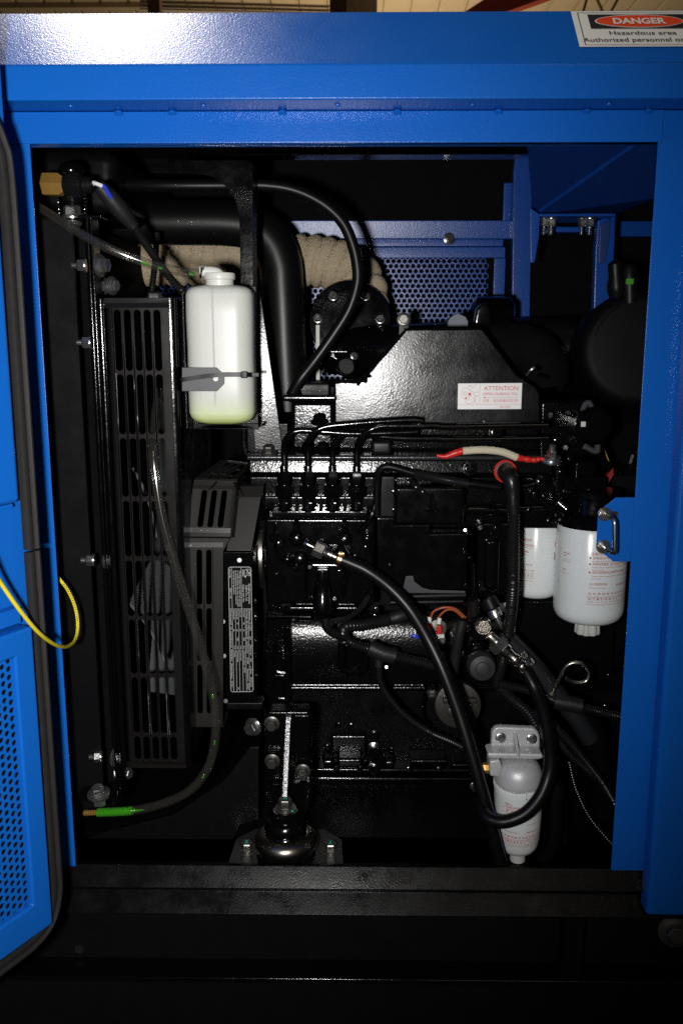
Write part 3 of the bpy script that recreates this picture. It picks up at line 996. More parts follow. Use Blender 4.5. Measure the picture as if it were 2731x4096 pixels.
# ================================================================ FAN GUARD
gd = thing('fan_guard', 'black slotted steel fan guard beside the radiator', 'fan guard', P(600, 3080, 0.09))
YG = 0.082
GX0 = P(385, 1192, YG).x; GX1 = P(686, 1192, YG).x
GZ1 = zat(1192, YG, 540); GZ0 = zat(3072, YG, 620)
gz = lambda py, px=560: P(px, py, YG).z
cols = [P(x, 1360, YG).x for x in (474, 514, 554, 593, 632)]
dxc = (cols[-1] - cols[0]) / 4
rows = [(1238, 1484), (1497, 1738), (1752, 1988), (2003, 2227), (2242, 2465), (2478, 2696), (2709, 2932), (2945, 3038)]
rz = [(gz(b_), gz(a_)) for a_, b_ in rows]
ex0 = cols[0] - dxc / 2; ex1 = cols[-1] + dxc / 2
b = B()
mpg = lambda x, z: (x, YG, z)
cuts = [GZ1 - 0.004] + [(rz[i][0] + rz[i + 1][1]) / 2 for i in range(7)] + [rz[7][0] - 0.002]
cuts[0] = rz[0][1] + 0.002
for i in range(8):
    for k in range(5):
        cell_hole(b, (ex0 + k * dxc, cuts[i + 1], ex0 + (k + 1) * dxc, cuts[i]),
                  stadium(cols[k], (rz[i][0] + rz[i][1]) / 2, dxc * 0.72, rz[i][1] - rz[i][0], 8), mpg)
def q4(b, x0, z0, x1, z1):
    b.add([(x0, YG, z0), (x1, YG, z0), (x1, YG, z1), (x0, YG, z1)], [(0, 1, 2, 3)])
xa = GX0 + 0.010
q4(b, xa, cuts[8], ex0, cuts[0]); q4(b, ex1, cuts[8], GX1 - 0.003, cuts[0])
q4(b, xa, cuts[0], GX1 - 0.003, GZ1); q4(b, xa, GZ0, GX1 - 0.003, cuts[8])
mk('slotted_plate', b, GUARD, gd, solid=0.003, bevel=0.0011, seg=2)
b = B(); b.tube([Vector((GX0 + 0.0045, YG + 0.003, GZ0 + 0.003)), Vector((GX0 + 0.0045, YG + 0.003, GZ1 - 0.002))], 0.0045, 16, smooth=False)
mk('highlight_bead', b, GLOSS, gd)  # bead added to catch a highlight line down the left edge
# left rolled flange, right side wall (slotted louvres), top and bottom returns
b = B()
b.prism([(GX0 - 0.012, YG + 0.012, GZ0), (GX0 - 0.004, YG + 0.011, GZ0), (GX0 + 0.002, YG + 0.008, GZ0), (GX0 + 0.0055, YG + 0.003, GZ0), (xa, YG, GZ0), (xa, YG + 0.002, GZ0), (GX0 + 0.007, YG + 0.005, GZ0), (GX0 + 0.003, YG + 0.010, GZ0), (GX0 - 0.012, YG + 0.014, GZ0)], (0, 0, GZ1 - GZ0))
mk('rolled_edge', b, GLOSS, gd, angle=60)
b = B()
b.prism([(GX1 - 0.003, YG, GZ0), (GX1 - 0.0005, YG + 0.0003, GZ0), (GX1 + 0.0018, YG + 0.0012, GZ0), (GX1 + 0.0034, YG + 0.003, GZ0), (GX1 + 0.004, YG + 0.0055, GZ0), (GX1 + 0.004, YG + 0.014, GZ0), (GX1 + 0.002, YG + 0.014, GZ0), (GX1 - 0.003, YG + 0.003, GZ0)], (0, 0, GZ1 - GZ0))
mk('side_edge', b, GLOSS, gd, angle=60)
zgm = zat(2050, YG, 700)
for i in range(34):
    y0 = YG + 0.016 + i * 0.0078
    b = B(); b.box((GX1 - 0.002, y0, zgm), (GX1, y0 + 0.0042, GZ1 - 0.012))
    mk('side_bar', b, GLOSS, gd)
b = B(); b.box((GX1 - 0.002, YG + 0.014, GZ1 - 0.012), (GX1, 0.35, GZ1))
mk('side_rail', b, GLOSS, gd)
b = B(); b.box((GX1 - 0.002, YG + 0.0145, GZ0), (GX1, 0.35, zgm))
mk('lower_side_wall', b, GUARD, gd)
b = B(); b.box((GX0 + 0.004, YG + 0.0025, GZ1 - 0.002), (GX1 - 0.003, YG + 0.2, GZ1 - 0.0004))
mk('top_return', b, GUARD, gd)
for px in (612, 628):
    bolt(gd, P(px, 1192, YG + 0.03), (0, -0.3, 1), 0.006, 0.005, ZINC, washer=1.3)
# fan behind it
fan = thing('cooling_fan', 'grey bladed cooling fan seen through the guard slots', 'fan', P(600, 2300, 0.33))
FC = Vector((P(620, 2300, 0.19).x, 0.36, P(600, 2180, 0.36).z))
b = B(); b.lathe([(0.07, -0.03), (0.075, -0.025), (0.075, 0.025), (0.07, 0.03)], FC, (1, 0, 0), 28)
mk('hub', b, SATIN, fan)
b = B(); b.lathe([(0.02, 0.03), (0.03, 0.06), (0.03, 0.16)], FC, (1, 0, 0), 20)
mk('shaft', b, SATIN, fan)
for k in range(8):
    t = 2 * math.pi * k / 8 + 0.30
    rd = Vector((0, math.cos(t), math.sin(t))); tg = Vector((0, -math.sin(t), math.cos(t)))
    b = B()
    vsx = []
    for i in range(7):
        rr = 0.06 + (0.235 - 0.06) * i / 6
        ch = 0.042 + 0.016 * i / 6
        pit = R(52 - 20 * i / 6)
        for j in range(5):
            u = (j / 4 - 0.5) * 2
            cam_ = 0.006 * (1 - u * u)
            vsx.append(FC + rd * rr + tg * (u * ch * math.cos(pit)) + Vector((1, 0, 0)) * (u * ch * math.sin(pit) * 0.62 + cam_))
    b.add(vsx, [(i * 5 + j, i * 5 + j + 1, (i + 1) * 5 + j + 1, (i + 1) * 5 + j) for i in range(6) for j in range(4)])
    mk('blade', b, FANW, fan, solid=0.003)

# ================================================================ COOLANT TANK
tank = thing('coolant_tank', 'white translucent coolant bottle with green residue in its base', 'bottle', P(875, 1700, 0.12))
YT = 0.118
tx0 = P(740, 1400, YT - 0.03).x; tx1 = P(1010, 1400, YT - 0.03).x
tz0 = zat(1702, YT - 0.03, 875); tz1 = zat(1138, YT - 0.025, 875)
TC = Vector(((tx0 + tx1) / 2, YT, tz0)); hw = (tx1 - tx0) / 2; hd_ = 0.036; hh = tz1 - tz0
TANK = tank_mat(tz0, tz0 + 0.038)
def rrect(hw, hd, r, n=7):
    out = []
    for cx, cy, a0 in ((hw - r, hd - r, 0), (-(hw - r), hd - r, 90), (-(hw - r), -(hd - r), 180), (hw - r, -(hd - r), 270)):
        for k in range(n):
            a = R(a0 + 90 * k / (n - 1))
            out.append((cx + r * math.cos(a), cy + r * math.sin(a)))
    return out
def loft(b, secs):
    n = len(secs[0])
    b.add([p for s in secs for p in s], [(i * n + k, i * n + (k + 1) % n, (i + 1) * n + (k + 1) % n, (i + 1) * n + k) for i in range(len(secs) - 1) for k in range(n)] +
          [tuple(range(n))[::-1], tuple((len(secs) - 1) * n + k for k in range(n))])
secs = []
for f, ins in ((0, 0.020), (0.010, 0.0125), (0.028, 0.006), (0.055, 0.0022), (0.09, 0.0004), (0.3, 0), (0.55, 0.0006), (0.8, 0), (0.93, 0.0004), (0.962, 0.0022), (0.982, 0.006), (0.994, 0.0115), (1.0, 0.018)):
    secs.append([TC + Vector((x, y, hh * f)) for x, y in rrect(hw - ins, hd_ - ins, 0.022 - ins * 0.3)])
b = B(); loft(b, secs)
tb = mk('tank_body', b, TANK, tank, angle=70)
b = B()
xs_ = P(855, 1400, YT - 0.036).x
b.tube([Vector((xs_, YT - hd_ + 0.016, tz1 - 0.002)), Vector((xs_, YT - hd_ + 0.001, tz1 - 0.010)), Vector((xs_, YT - hd_ + 0.0002, tz1 - 0.05)), Vector((xs_, YT - hd_ + 0.0002, tz0 + 0.04)), Vector((xs_, YT - hd_ + 0.004, tz0 + 0.008))], 0.0011, 8)
mk('mould_seam', b, TANK, tb)
c = Vector((P(877, 1138, YT - 0.01).x, YT - 0.006, tz1))
s_ = S(YT)
b = B(); b.lathe([(s_ * 52, -0.004), (s_ * 52, 0.006), (s_ * 58, 0.007), (s_ * 59, 0.009), (s_ * 59, 0.013), (s_ * 57, 0.0145), (s_ * 20, 0.015), (s_ * 19, 0.016)], c, (0, 0, 1), 36)
cap = mk('filler_cap', b, NYLON, tank)
b = B(); b.tube([c + Vector((0.001, 0, 0.012)), c + Vector((-0.004, -0.001, 0.0155)), c + Vector((-0.012, -0.003, 0.0165)), c + Vector((-0.024, -0.006, 0.0165))], s_ * 19, 14)
mk('hose_spigot', b, NYLON, tank)
# steel tray and clamp tab, cable tie
b = B()
b.box((tx0 - 0.004, YT - 0.02, tz0 - 0.006), (tx1 + 0.004, YT + 0.06, tz0 - 0.0045))
mk('support_tray', b, GLOSS, tank, bevel=0.0005)
b = B(); b.box((tx0 - 0.006, YT - 0.004, tz0 - 0.006), (tx0 - 0.0045, YT + 0.06, tz1 - 0.01))
mk('support_side', b, SATIN, tank)
b = B(); b.box((tx0 - 0.004, YT + hd_ + 0.001, tz0 - 0.004), (tx1 - 0.002, YT + hd_ + 0.003, tz1))
mk('support_back', b, SATIN, tank)
b = B(); b.ppx([(728, 1470), (866, 1470), (897, 1500), (897, 1535), (868, 1565), (728, 1565)], YT - hd_ - 0.004, 0.0018)
tab = mk('clamp_tab', b, GREYT, tank, bevel=0.0006)
b = B(); b.ppx([(855, 1507), (872, 1507), (873, 1521), (863, 1526), (853, 1521)], YT - hd_ - 0.0044, 0.0003)
mk('tab_hole', b, NYLON, tab)
tie = [P(722, 1520, YT - hd_ - 0.004), P(730, 1519, YT - hd_ - 0.0062), P(800, 1508, YT - hd_ - 0.0062), P(880, 1499, YT - hd_ - 0.006), P(990, 1499, YT - hd_ - 0.002), P(1012, 1500, YT - hd_ + 0.014), P(1014, 1500, YT + 0.02)]
b = B()
pth = catmull(tie, 6)
vsx = []
for p in pth:
    vsx += [p + Vector((0, -0.0005, 0.0028)), p + Vector((0, -0.0005, -0.0028))]
b.add(vsx, [(2 * i, 2 * i + 1, 2 * i + 3, 2 * i + 2) for i in range(len(pth) - 1)])
ct = mk('cable_tie', b, PLASTIC, tank, solid=0.001)
b = B(); b.boxpx(963, 1486, 988, 1513, YT - hd_ - 0.0075, YT - hd_ - 0.0005)
mk('tie_head', b, PLASTIC, ct, bevel=0.001)
b = B(); b.boxpx(988, 1492, 1035, 1506, YT - hd_ + 0.004, YT - hd_ + 0.006)
mk('tie_tail', b, PLASTIC, ct)

# ================================================================ CLEAR COOLANT HOSES
def hollow(b, pts, ro, ri, n=14, res=8):
    """tube with wall thickness"""
    path = catmull([Vector(p) for p in pts], res)
    fr = frames(path)
    base = len(b.v); m = len(path)
    for rr in (ro, ri):
        for p, (a, c) in zip(path, fr):
            for k in range(n):
                t = 2 * math.pi * k / n
                b.v.append(p + (a * math.cos(t) + c * math.sin(t)) * rr)
    N = m * n
    for i in range(m - 1):
        for k in range(n):
            k2 = (k + 1) % n
            b.f.append((base + i * n + k, base + i * n + k2, base + (i + 1) * n + k2, base + (i + 1) * n + k)); b.mi.append(0)
            b.f.append((base + N + i * n + k, base + N + (i + 1) * n + k, base + N + (i + 1) * n + k2, base + N + i * n + k2)); b.mi.append(0)
    for i in (0, m - 1):
        for k in range(n):
            k2 = (k + 1) % n
            b.f.append((base + i * n + k, base + N + i * n + k, base + N + i * n + k2, base + i * n + k2)); b.mi.append(0)
sp = c + Vector((-0.032, -0.008, 0.0275))
h1p = pxpath((120, 806, 0.085), (220, 868, 0.075), (330, 938, 0.065), (450, 1000, 0.065), (600, 1056, 0.075), (720, 1084, 0.09)) + [P(790, 1094, YT - 0.014)]
h1 = thing('upper_coolant_hose', 'clear hose sloping down from the left post to the coolant bottle', 'hose', P(450, 1010, 0.07))
b = B(); hollow(b, h1p, 0.0056, 0.0038)
mk('hose_wall', b, CLEAR, h1)
pth = catmull(h1p, 8)
def slug(parent, path, i0, i1, r, off=Vector((0, -0.0006, -0.0014))):
    b = B(); b.tube([path[i] + off for i in range(i0, i1)], r, 8, smooth=False, rf=lambda L, i, n: 0.35 + 0.65 * math.sin(math.pi * (i + 0.5) / n))
    mk('coolant_drop', b, COOL, parent)
slug(h1, pth, 30, 33, 0.0019); slug(h1, pth, 34, 36, 0.0019); slug(h1, pth, 44, 48, 0.0024)
b = B(); b.lathe([(0.0066, -0.0012), (0.0066, 0.0012)], P(806, 1092, YT - 0.014), (1, 0.1, -0.25), 18)
mk('hose_tie', b, PLASTIC, h1)
b = B(); b.boxpx(802, 1068, 816, 1078, YT - 0.018, YT - 0.013)
mk('tie_head', b, PLASTIC, h1)

h2p = pxpath((640, 1560, 0.150), (622, 1660, 0.13), (608, 1745, 0.10), (612, 1790, 0.075), (622, 1900, 0.066), (652, 2080, 0.062), (722, 2330, 0.06), (795, 2560, 0.06), (843, 2740, 0.062), (862, 2850, 0.064),
             (860, 2960, 0.066), (832, 3070, 0.07), (762, 3160, 0.074), (652, 3214, 0.078), (530, 3242, 0.082), (392, 3250, 0.085))
h2 = thing('lower_coolant_hose', 'long clear hose curving down in front of the fan guard to a green end', 'hose', P(640, 3200, 0.07))
b = B(); hollow(b, h2p, 0.0062, 0.0042)
mk('hose_wall', b, CLEAR, h2)
pth = catmull(h2p, 8)
n2 = len(pth)
b = B(); b.tube(pth[n2 - 9:], 0.0061, 12, smooth=False)
mk('green_hose_end', b, COOL, h2)
b = B(); b.tube([pth[n2 - 12] + Vector((0, 0, -0.002)), pth[n2 - 10] + Vector((0, 0, -0.001)), pth[n2 - 9]], 0.004, 10, rf=lambda L, i, n: 0.15 + 0.85 * i / n)
mk('coolant_drop', b, COOL, h2)
slug(h2, pth, 66, 68, 0.002); slug(h2, pth, 90, 92, 0.0018); slug(h2, pth, 80, 82, 0.0014)
b = B()
c0 = P(392, 3250, 0.085); c1 = P(336, 3252, 0.086)
dv = (c1 - c0); L_ = dv.length
pr = []
for i in range(6):
    pr += [(0.0034, L_ * i / 6), (0.0042, L_ * (i + 0.25) / 6), (0.0034, L_ * (i + 0.95) / 6)]
b.lathe(pr, c0, dv, 14)
mk('brass_barb', b, BRASS, h2)
# ================================================================ UPPER PIPES
YP = 0.43
s_ = S(YP)
b = B(); b.tube(pxpath((180, 890, YP), (420, 888, YP), (700, 890, YP), (900, 893, YP), (1010, 912, YP), (1080, 965, YP), (1118, 1050, YP), (1128, 1150, YP), (1140, 1400, YP), (1152, 1640, YP)), s_ * 82, 28, res=8)
cp = mk('charge_air_pipe', b, RUBBER)
tag(cp, 'thick black rubber pipe bending from horizontal to vertical behind the bottle', 'pipe')
# exhaust pipe with heat wrap: overlapping turns
YE = 0.54
s_ = S(YE)
ep = pxpath((520, 1042, YE), (700, 1040, YE), (1000, 1042, YE), (1200, 1043, YE), (1320, 1055, YE), (1415, 1100, YE - 0.005), (1452, 1185, YE - 0.015), (1445, 1290, YE - 0.03))
b = B()
def wrapf(L, i, n):
    f = (L / 0.0235) % 1.0
    return 0.955 + 0.085 * f ** 0.7 - (0.05 if f > 0.93 else 0) + 0.008 * math.sin(L * 190)
b.tube(ep, s_ * 92, 48, step=0.0014)
path_ = resample(catmull(ep, 6), 0.0014)
L_ = 0
for i, p in enumerate(path_):
    if i:
        L_ += (p - path_[i - 1]).length
    for k in range(48):
        f = (L_ / 0.021 + k / 48 + 0.10 * math.sin(L_ * 61 + 5 * k / 48)) % 1.0
        a_ = 2 * math.pi * k / 48
        g = 0.90 + 0.15 * abs(math.sin(math.pi * f)) ** 0.7 + 0.02 * f + 0.012 * math.sin(L_ * 210 + 3 * math.sin(a_)) + 0.010 * math.sin(5 * a_ + L_ * 90)
        b.v[i * 48 + k] = p + (b.v[i * 48 + k] - p) * g
ex_o = mk('exhaust_pipe', b, WRAP, angle=50)
tag(ex_o, 'exhaust elbow wound in beige woven heat wrap behind the black pipe', 'exhaust pipe')
# thin black hose looping over
YH = 0.27
s_ = S(YH)
b = B(); b.tube(pxpath((420, 738, YH + 0.02), (640, 742, YH), (900, 742, YH), (1060, 742, YH), (1180, 762, YH), (1290, 815, YH), (1370, 890, YH), (1412, 985, YH), (1430, 1080, YH), (1425, 1150, YH), (1395, 1240, YH), (1340, 1330, YH), (1262, 1440, YH), (1200, 1520, YH), (1155, 1600, YH - 0.01)), s_ * 22, 14, res=8)
tag(mk('breather_hose', b, RUBBER), 'thin black rubber hose arching over the exhaust elbow', 'hose')
# thermostat outlet / turbo flange disc
YD = 0.46
s_ = S(YD)
tf = thing('turbo_outlet', 'round black bolted flange below the wrapped exhaust elbow', 'flange', P(1400, 1430, YD))
c = P(1400, 1285, YD)
ax = Vector((0, -1, 0.12)).normalized()
b = B(); b.lathe([(s_ * 150, -0.012), (s_ * 156, -0.008), (s_ * 156, 0.0), (s_ * 152, 0.003), (s_ * 120, 0.004), (s_ * 118, 0.002), (s_ * 60, 0.003)], c, ax, 48)
mk('flange_disc', b, GLOSS, tf)
b = B(); b.lathe([(s_ * 118, -0.04), (s_ * 112, 0.03), (s_ * 90, 0.045)], c + Vector((0, 0.06, 0)), ax, 32)
mk('housing', b, GLOSS, tf)
for px, py in ((1333, 1186), (1461, 1186), (1271, 1275), (1520, 1278)):
    q = P(px, py, YD - 0.004)
    bolt(tf, q, (0, -1, 0.25), s_ * 15, s_ * 20, ZINC, washer=1.25, stud=s_ * 12)
# bracket with clamp ring below, dipstick strap
b = B(); b.tube([P(1345, 1425 + 40 * 0, YD - 0.06), P(1385, 1440, YD - 0.06), P(1420, 1425, YD - 0.06)], 0.004, 8)
ring = B(); c = P(1382, 1468, YD - 0.09)
for k in range(25):
    pass
ring.lathe([(s_ * 30, 0), (s_ * 36, 0.001), (s_ * 36, 0.012), (s_ * 30, 0.013)], c, (0.1, -1, 0.2), 32, caps=False)
hc = thing('breather_clamp', 'black ring clamp on the pipe stub left of the cover plate', 'clamp', P(1382, 1510, YD - 0.09))
mk('clamp_band', ring, CAST, hc, solid=0.0015)
b = B(); b.cyl(c + Vector((0, 0.004, 0)), (0.1, 1, -0.2), s_ * 30, 0.05, 28)
mk('pipe_stub', b, RUBBER, hc)
b = B(); b.boxpx(1320, 1402, 1388, 1412, YD - 0.10, YD - 0.085)
mk('strap', b, CAST, hc, bevel=0.001)
bolt(hc, P(1416, 1424, YD - 0.10), (0.3, -1, 0.3), 0.004, 0.005, ZINC)
b = B(); b.boxpx(1264, 1300, 1278, 1528, YD - 0.02, YD - 0.017)
tag(mk('dipstick_strap', b, mat('pale_strap', (0.55, 0.55, 0.5), 0.5)), 'pale flat upright strap below the left flange bolt', 'strap')
# black turbo body behind the cover
tb_ = thing('turbocharger', 'dark turbocharger housing half hidden behind the cover plate', 'turbocharger', P(1600, 1500, 0.45))
b = B(); b.tube(pxpath((1330, 1400, 0.50), (1450, 1400, 0.47), (1620, 1400, 0.45), (1820, 1390, 0.45), (2000, 1370, 0.46)), S(0.46) * 95, 28)
mk('turbo_casing', b, GLOSS, tb_)
b = B(); b.lathe([(0.05, -0.03), (0.062, -0.02), (0.062, 0.03), (0.05, 0.04)], P(1955, 1340, 0.48), (1, -0.2, 0), 32)
mk('compressor_cover', b, GLOSS, tb_)
b = B(); b.tube(pxpath((1900, 1390, 0.40), (2020, 1385, 0.38), (2120, 1400, 0.36), (2170, 1460, 0.35), (2180, 1540, 0.35)), S(0.37) * 88, 26)
mk('outlet_elbow', b, MATTE, tb_)
for px, py, w, h, m in ((1615, 1262, 44, 60, PLASTIC),):
    b = B(); b.boxpx(px - w / 2, py, px + w / 2, py + 120, 0.36, 0.37)
    q = mk('lifting_tab', b, PLASTIC, tb_, bevel=0.002)
    bolt(tb_, P(1613, 1278, 0.358), (0, -1, 0.1), 0.0075, 0.005, DULL, washer=1.4)
b = B(); b.ppx([(1790, 1308), (1790, 1285), (1802, 1268), (1828, 1252), (1862, 1266), (1872, 1285), (1872, 1308)], 0.40, 0.02)
mk('grey_cap', b, mat('grey_plastic_cap', (0.16, 0.18, 0.21), 0.6, var=0.3), tb_, bevel=0.002)
b = B(); b.ppx([(1895, 1300), (1905, 1240), (1925, 1210), (1950, 1210), (1965, 1245), (1968, 1300)], 0.40, 0.03)
mk('actuator', b, GLOSS, tb_, bevel=0.004)
b = B(); b.tube(pxpath((2105, 1500, 0.30), (2122, 1480, 0.295), (2140, 1465, 0.295)), 0.002, 6)
mk('clip', b, ZINC, tb_)
for pts in (((2060, 1503), (2080, 1525), (2100, 1532)), ((2150, 1500), (2175, 1505), (2190, 1512)), ((2140, 1462), (2155, 1478))):
    b = B(); b.tube([P(x, y, 0.285) for x, y in pts], 0.0028, 8)
    mk('hose_clip', b, GLOSS, tb_)

# ================================================================ AIR CLEANER (right)
ac = thing('air_cleaner', 'large round black air cleaner canister behind the right jamb', 'air filter', P(2545, 1620, 0.38))
YA = 0.36
s_ = S(YA)
c = P(2552, 1396, YA)
ax = Vector((-0.08, -1, 0.1)).normalized()
b = B(); b.lathe([(s_ * 222, -0.25), (s_ * 224, -0.012), (s_ * 222, -0.004), (s_ * 212, 0.003), (s_ * 190, 0.008), (s_ * 172, 0.009), (s_ * 60, 0.0095), (s_ * 5, 0.009)], c, ax, 72)
PL2 = mat('air_cleaner_plastic', (0.0022, 0.0022, 0.003), 0.55, bump=(500, 0.4, 0.0003), spec=0.15)
mk('canister', b, PL2, ac)
# raised arrows and marks on the rim
a1, a2 = perp(ax)
for k in range(14):
    t = R(196 + k * 3.1)
    for rr in (178, 200):
        q = c + ax * 0.0092 + (Vector((1, 0, 0)) * math.cos(t) * s_ * rr + Vector((0, 0, 1)) * -math.sin(t) * s_ * rr)
        q2 = c + ax * 0.0092 + (Vector((1, 0, 0)) * math.cos(t + 0.03) * s_ * rr + Vector((0, 0, 1)) * -math.sin(t + 0.03) * s_ * rr)
        b = B(); b.tube([q, q2], 0.0009, 5, smooth=False)
        mk('raised_mark', b, PL2, ac)
b = B(); b.tube(pxpath((1990, 1400, 0.52), (2150, 1400, 0.52), (2400, 1398, 0.52)), S(0.52) * 120, 36)
mk('intake_pipe', b, RUBBER, ac)
b = B(); b.tube(pxpath((2150, 1396, 0.40), (2345, 1396, 0.40)), 0.0012, 6, smooth=False)
b = B(); b.lathe([(0.011, 0), (0.014, 0.01), (0.014, 0.02), (0.011, 0.03), (0.011, 0.05), (0.004, 0.055)], P(2466, 1190, 0.37), (-0.15, -0.1, 1), 20)
ind = mk('restriction_indicator', b, PLASTIC, ac)
b = B(); b.boxpx(2504, 1114, 2536, 1138, 0.345, 0.348)
b = B(); b.boxpx(2502, 1115, 2532, 1137, 0.352, 0.354)
mk('green_window', b, INDG, ind)
b = B(); b.lathe([(0.013, -0.026), (0.0135, 0.0), (0.0135, 0.024), (0.010, 0.03)], P(2516, 1140, 0.368), (-0.1, -0.05, 1), 20)
mk('indicator_body', b, PLASTIC, ind)
# engine rear end / alternator drum lower right
al = thing('rear_housing', 'dark dome shaped housing behind the right jamb', 'housing', P(2460, 2400, 0.6))
b = B(); b.lathe([(0.19, -0.02), (0.21, 0.02), (0.215, 0.06)], P(2520, 2120, 0.52), (0, 1, 0), 48)
mk('housing_shell', b, MATTE, al)
b = B(); b.tube(pxpath((2430, 2010, 0.5), (2500, 1900, 0.5), (2530, 1820, 0.5)), 0.006, 8)
mk('housing_rim', b, SATIN, al)
for px in (2440, 2462):
    bolt(al, P(px, 1756, 0.55), (0, -1, 0.2), 0.007, 0.006, ZINC)

# ================================================================ AFTERCOOLER COVER PLATE
YC = 0.235
cov = thing('cover_plate', 'glossy black angular cover plate with a white sticker', 'cover', P(1740, 1700, YC))
CN = Vector((-0.035, -1, 0.03)).normalized(); CP0 = P(1740, 1500, YC)
def PC(px, py, d=0.0):
    return PP(px, py, CP0 + CN * d, CN)
poly = [(1338, 1530), (1346, 1527), (1432, 1524), (1470, 1492), (1617, 1325), (1628, 1318), (1920, 1315), (1932, 1322), (2064, 1500), (2140, 1548), (2156, 1572), (2158, 1700), (1340, 1706)]
b = B(); b.prism([PC(x_, y_) for x_, y_ in poly], (0, 0.05, 0))
cp_ = mk('plate_body', b, PLATE, cov, bevel=0.0018, seg=3)
b = B(); b.tube([PC(x, y, -0.001) for x, y in ((1340, 1531), (1380, 1528), (1428, 1529), (1452, 1516), (1470, 1498), (1540, 1418), (1615, 1330), (1630, 1319), (1780, 1317), (1920, 1316))], 0.0024, 8, res=10, rf=lambda L, i, n: 0.9 + 0.15 * math.sin(i * 0.7) * math.sin(i * 0.23))
mk('weld_bead', b, GLOSS, cov)
b = B(); b.tube([PC(x, y, 0.002) for x, y in ((1424, 1529), (1448, 1524), (1466, 1510), (1474, 1494))], 0.0052, 10, rf=lambda L, i, n: 0.75 + 0.4 * math.sin(i * 0.9))
mk('weld_bead', b, GLOSS, cov)
# ATTENTION sticker
st0 = [PC(1831, 1534, 0.0006), PC(2087, 1532, 0.0006), PC(2083, 1636, 0.0006), PC(1829, 1637, 0.0006)]
def stm(x, y, k=1):
    """x 0..256, y 0..104 down, photo pixels of the sticker"""
    a = st0[0].lerp(st0[1], x / 256); bb = st0[3].lerp(st0[2], x / 256)
    q = a.lerp(bb, y / 104)
    return q + CN * 0.0002 * k
b = B(); b.add(st0, [(0, 1, 2, 3)])
stk = mk('attention_sticker', b, STICK, cov)
stk['label'] = 'white sticker with red print reading ATTENTION OPEN DURING FILL'
tm = lambda x, y: stm(x, -y)
b = B()
put_text(b, 'ATTENTION', tm, 104, -28.5, 17.5, width=137)
put_text(b, 'OPEN DURING FILL', tm, 101, -48.5, 11.5, width=141)
put_text(b, '注意： 加冷却液时应打开', tm, 101, -75.5, 10.5, width=140)
put_text(b, '3415334', tm, 169, -99, 8.5, width=43)
for pts, w in (([(0, 86), (256, 86)], 0.9), ([(88, 0), (88, 86)], 0.9), ([(104, 57.5), (240, 57.5)], 0.9)):
    ribbon(b, pts, w, lambda x, y: stm(x, y))
flat(b, [(101, 57.5), (112, 54.5), (112, 60.5)], lambda x, y: stm(x, y))
art = [[(38, 21), (30, 17), (22, 20), (16, 30), (14, 42), (17, 54), (22, 61), (30, 63), (34, 58)],
       [(46, 8), (40, 15), (42, 22), (46, 26)], [(46, 8), (56, 10), (66, 11), (72, 6), (78, 4)], [(46, 8), (52, 16), (62, 18), (66, 15)],
       [(54, 29), (60, 34), (66, 36), (76, 35), (84, 34)], [(52, 31), (52, 42), (56, 44)], [(66, 36), (61, 43), (70, 49), (75, 53)], [(84, 46), (76, 52), (70, 62), (66, 68), (72, 76), (78, 83)],
       [(62, 56), (66, 64), (70, 72)], [(36, 61), (32, 70), (36, 79), (48, 83), (58, 79), (66, 72)], [(38, 55), (46, 57), (44, 66), (36, 65)],
       [(24, 33), (30, 31), (34, 35), (40, 34), (44, 38)], [(24, 33), (22, 42), (26, 50), (32, 48)], [(27, 36), (26, 42), (28, 47)], [(34, 35), (33, 42), (36, 50), (44, 48)], [(44, 22), (50, 24), (48, 34)], [(57, 52), (50, 52)]]
for l in art:
    ribbon(b, l, 1.1, lambda x, y: stm(x, y))
flat(b, [(42, 38), (52, 38), (52, 49), (43, 49)], lambda x, y: stm(x, y))
flat(b, [(31, 55), (36, 53), (35, 62), (28, 62)], lambda x, y: stm(x, y))
mk('red_print', b, INKR, stk)

# ================================================================ ENGINE
eng = thing('diesel_engine', 'black painted four cylinder diesel engine filling the bay', 'engine', P(1700, 3150, 0.4))
YBk = 0.36
# upper manifold / head mass
b = B(); b.prism([P(1165, 1608, 0.258), P(1336, 1608, 0.258), P(1336, 1800, 0.257), P(1165, 1800, 0.257)], (0, 0.14, 0))
mk('intake_end_box', b, CAST, eng, bevel=0.006, seg=3)
b = B(); b.boxpx(1130, 1580, 1345, 1606, 0.225, 0.40)
mk('intake_end_flange', b, GLOSS, eng, bevel=0.003)
b = B(); b.boxpx(1172, 1532, 1320, 1580, 0.30, 0.36)
mk('filler_neck', b, SATIN, eng, bevel=0.004)
b = B(); b.boxpx(1340, 1700, 2165, 1812, 0.262, 0.42)
mk('intake_manifold', b, CAST, eng, bevel=0.008, seg=3)
b = B(); b.boxpx(2150, 1600, 2385, 1830, 0.30, 0.42)
mk('rear_cover', b, CAST, eng, bevel=0.008, seg=3)
b = B(); b.boxpx(985, 1822, 2215, 1842, 0.215, 0.40)
mk('manifold_flange', b, mat('bare_flange_edge', (0.05, 0.05, 0.055), 0.22, 0.6, bump=(300, 0.5, 0.0005)), eng, bevel=0.003, seg=3)
# cast skirt below the flange: leaning back, so it flashes
b = B()
b.xprofile([(0.2172, zat(1842, 0.215)), (0.2145, zat(1892, 0.214)), (0.222, zat(1905, 0.22)), (0.36, zat(1905, 0.22)), (0.36, zat(1842, 0.215))], P(1000, 1860, .22).x, P(2205, 1860, .22).x)
mk('head_skirt', b, CAST, eng, bevel=0.0015)
b = B(); b.xprofile([(0.246, zat(1905, 0.25)), (0.246, zat(2110, 0.25)), (0.40, zat(2110, 0.25)), (0.40, zat(1905, 0.25))], P(1000, 1950, .25).x, P(2420, 1950, .25).x)
mk('cylinder_head', b, CAST, eng, bevel=0.003)
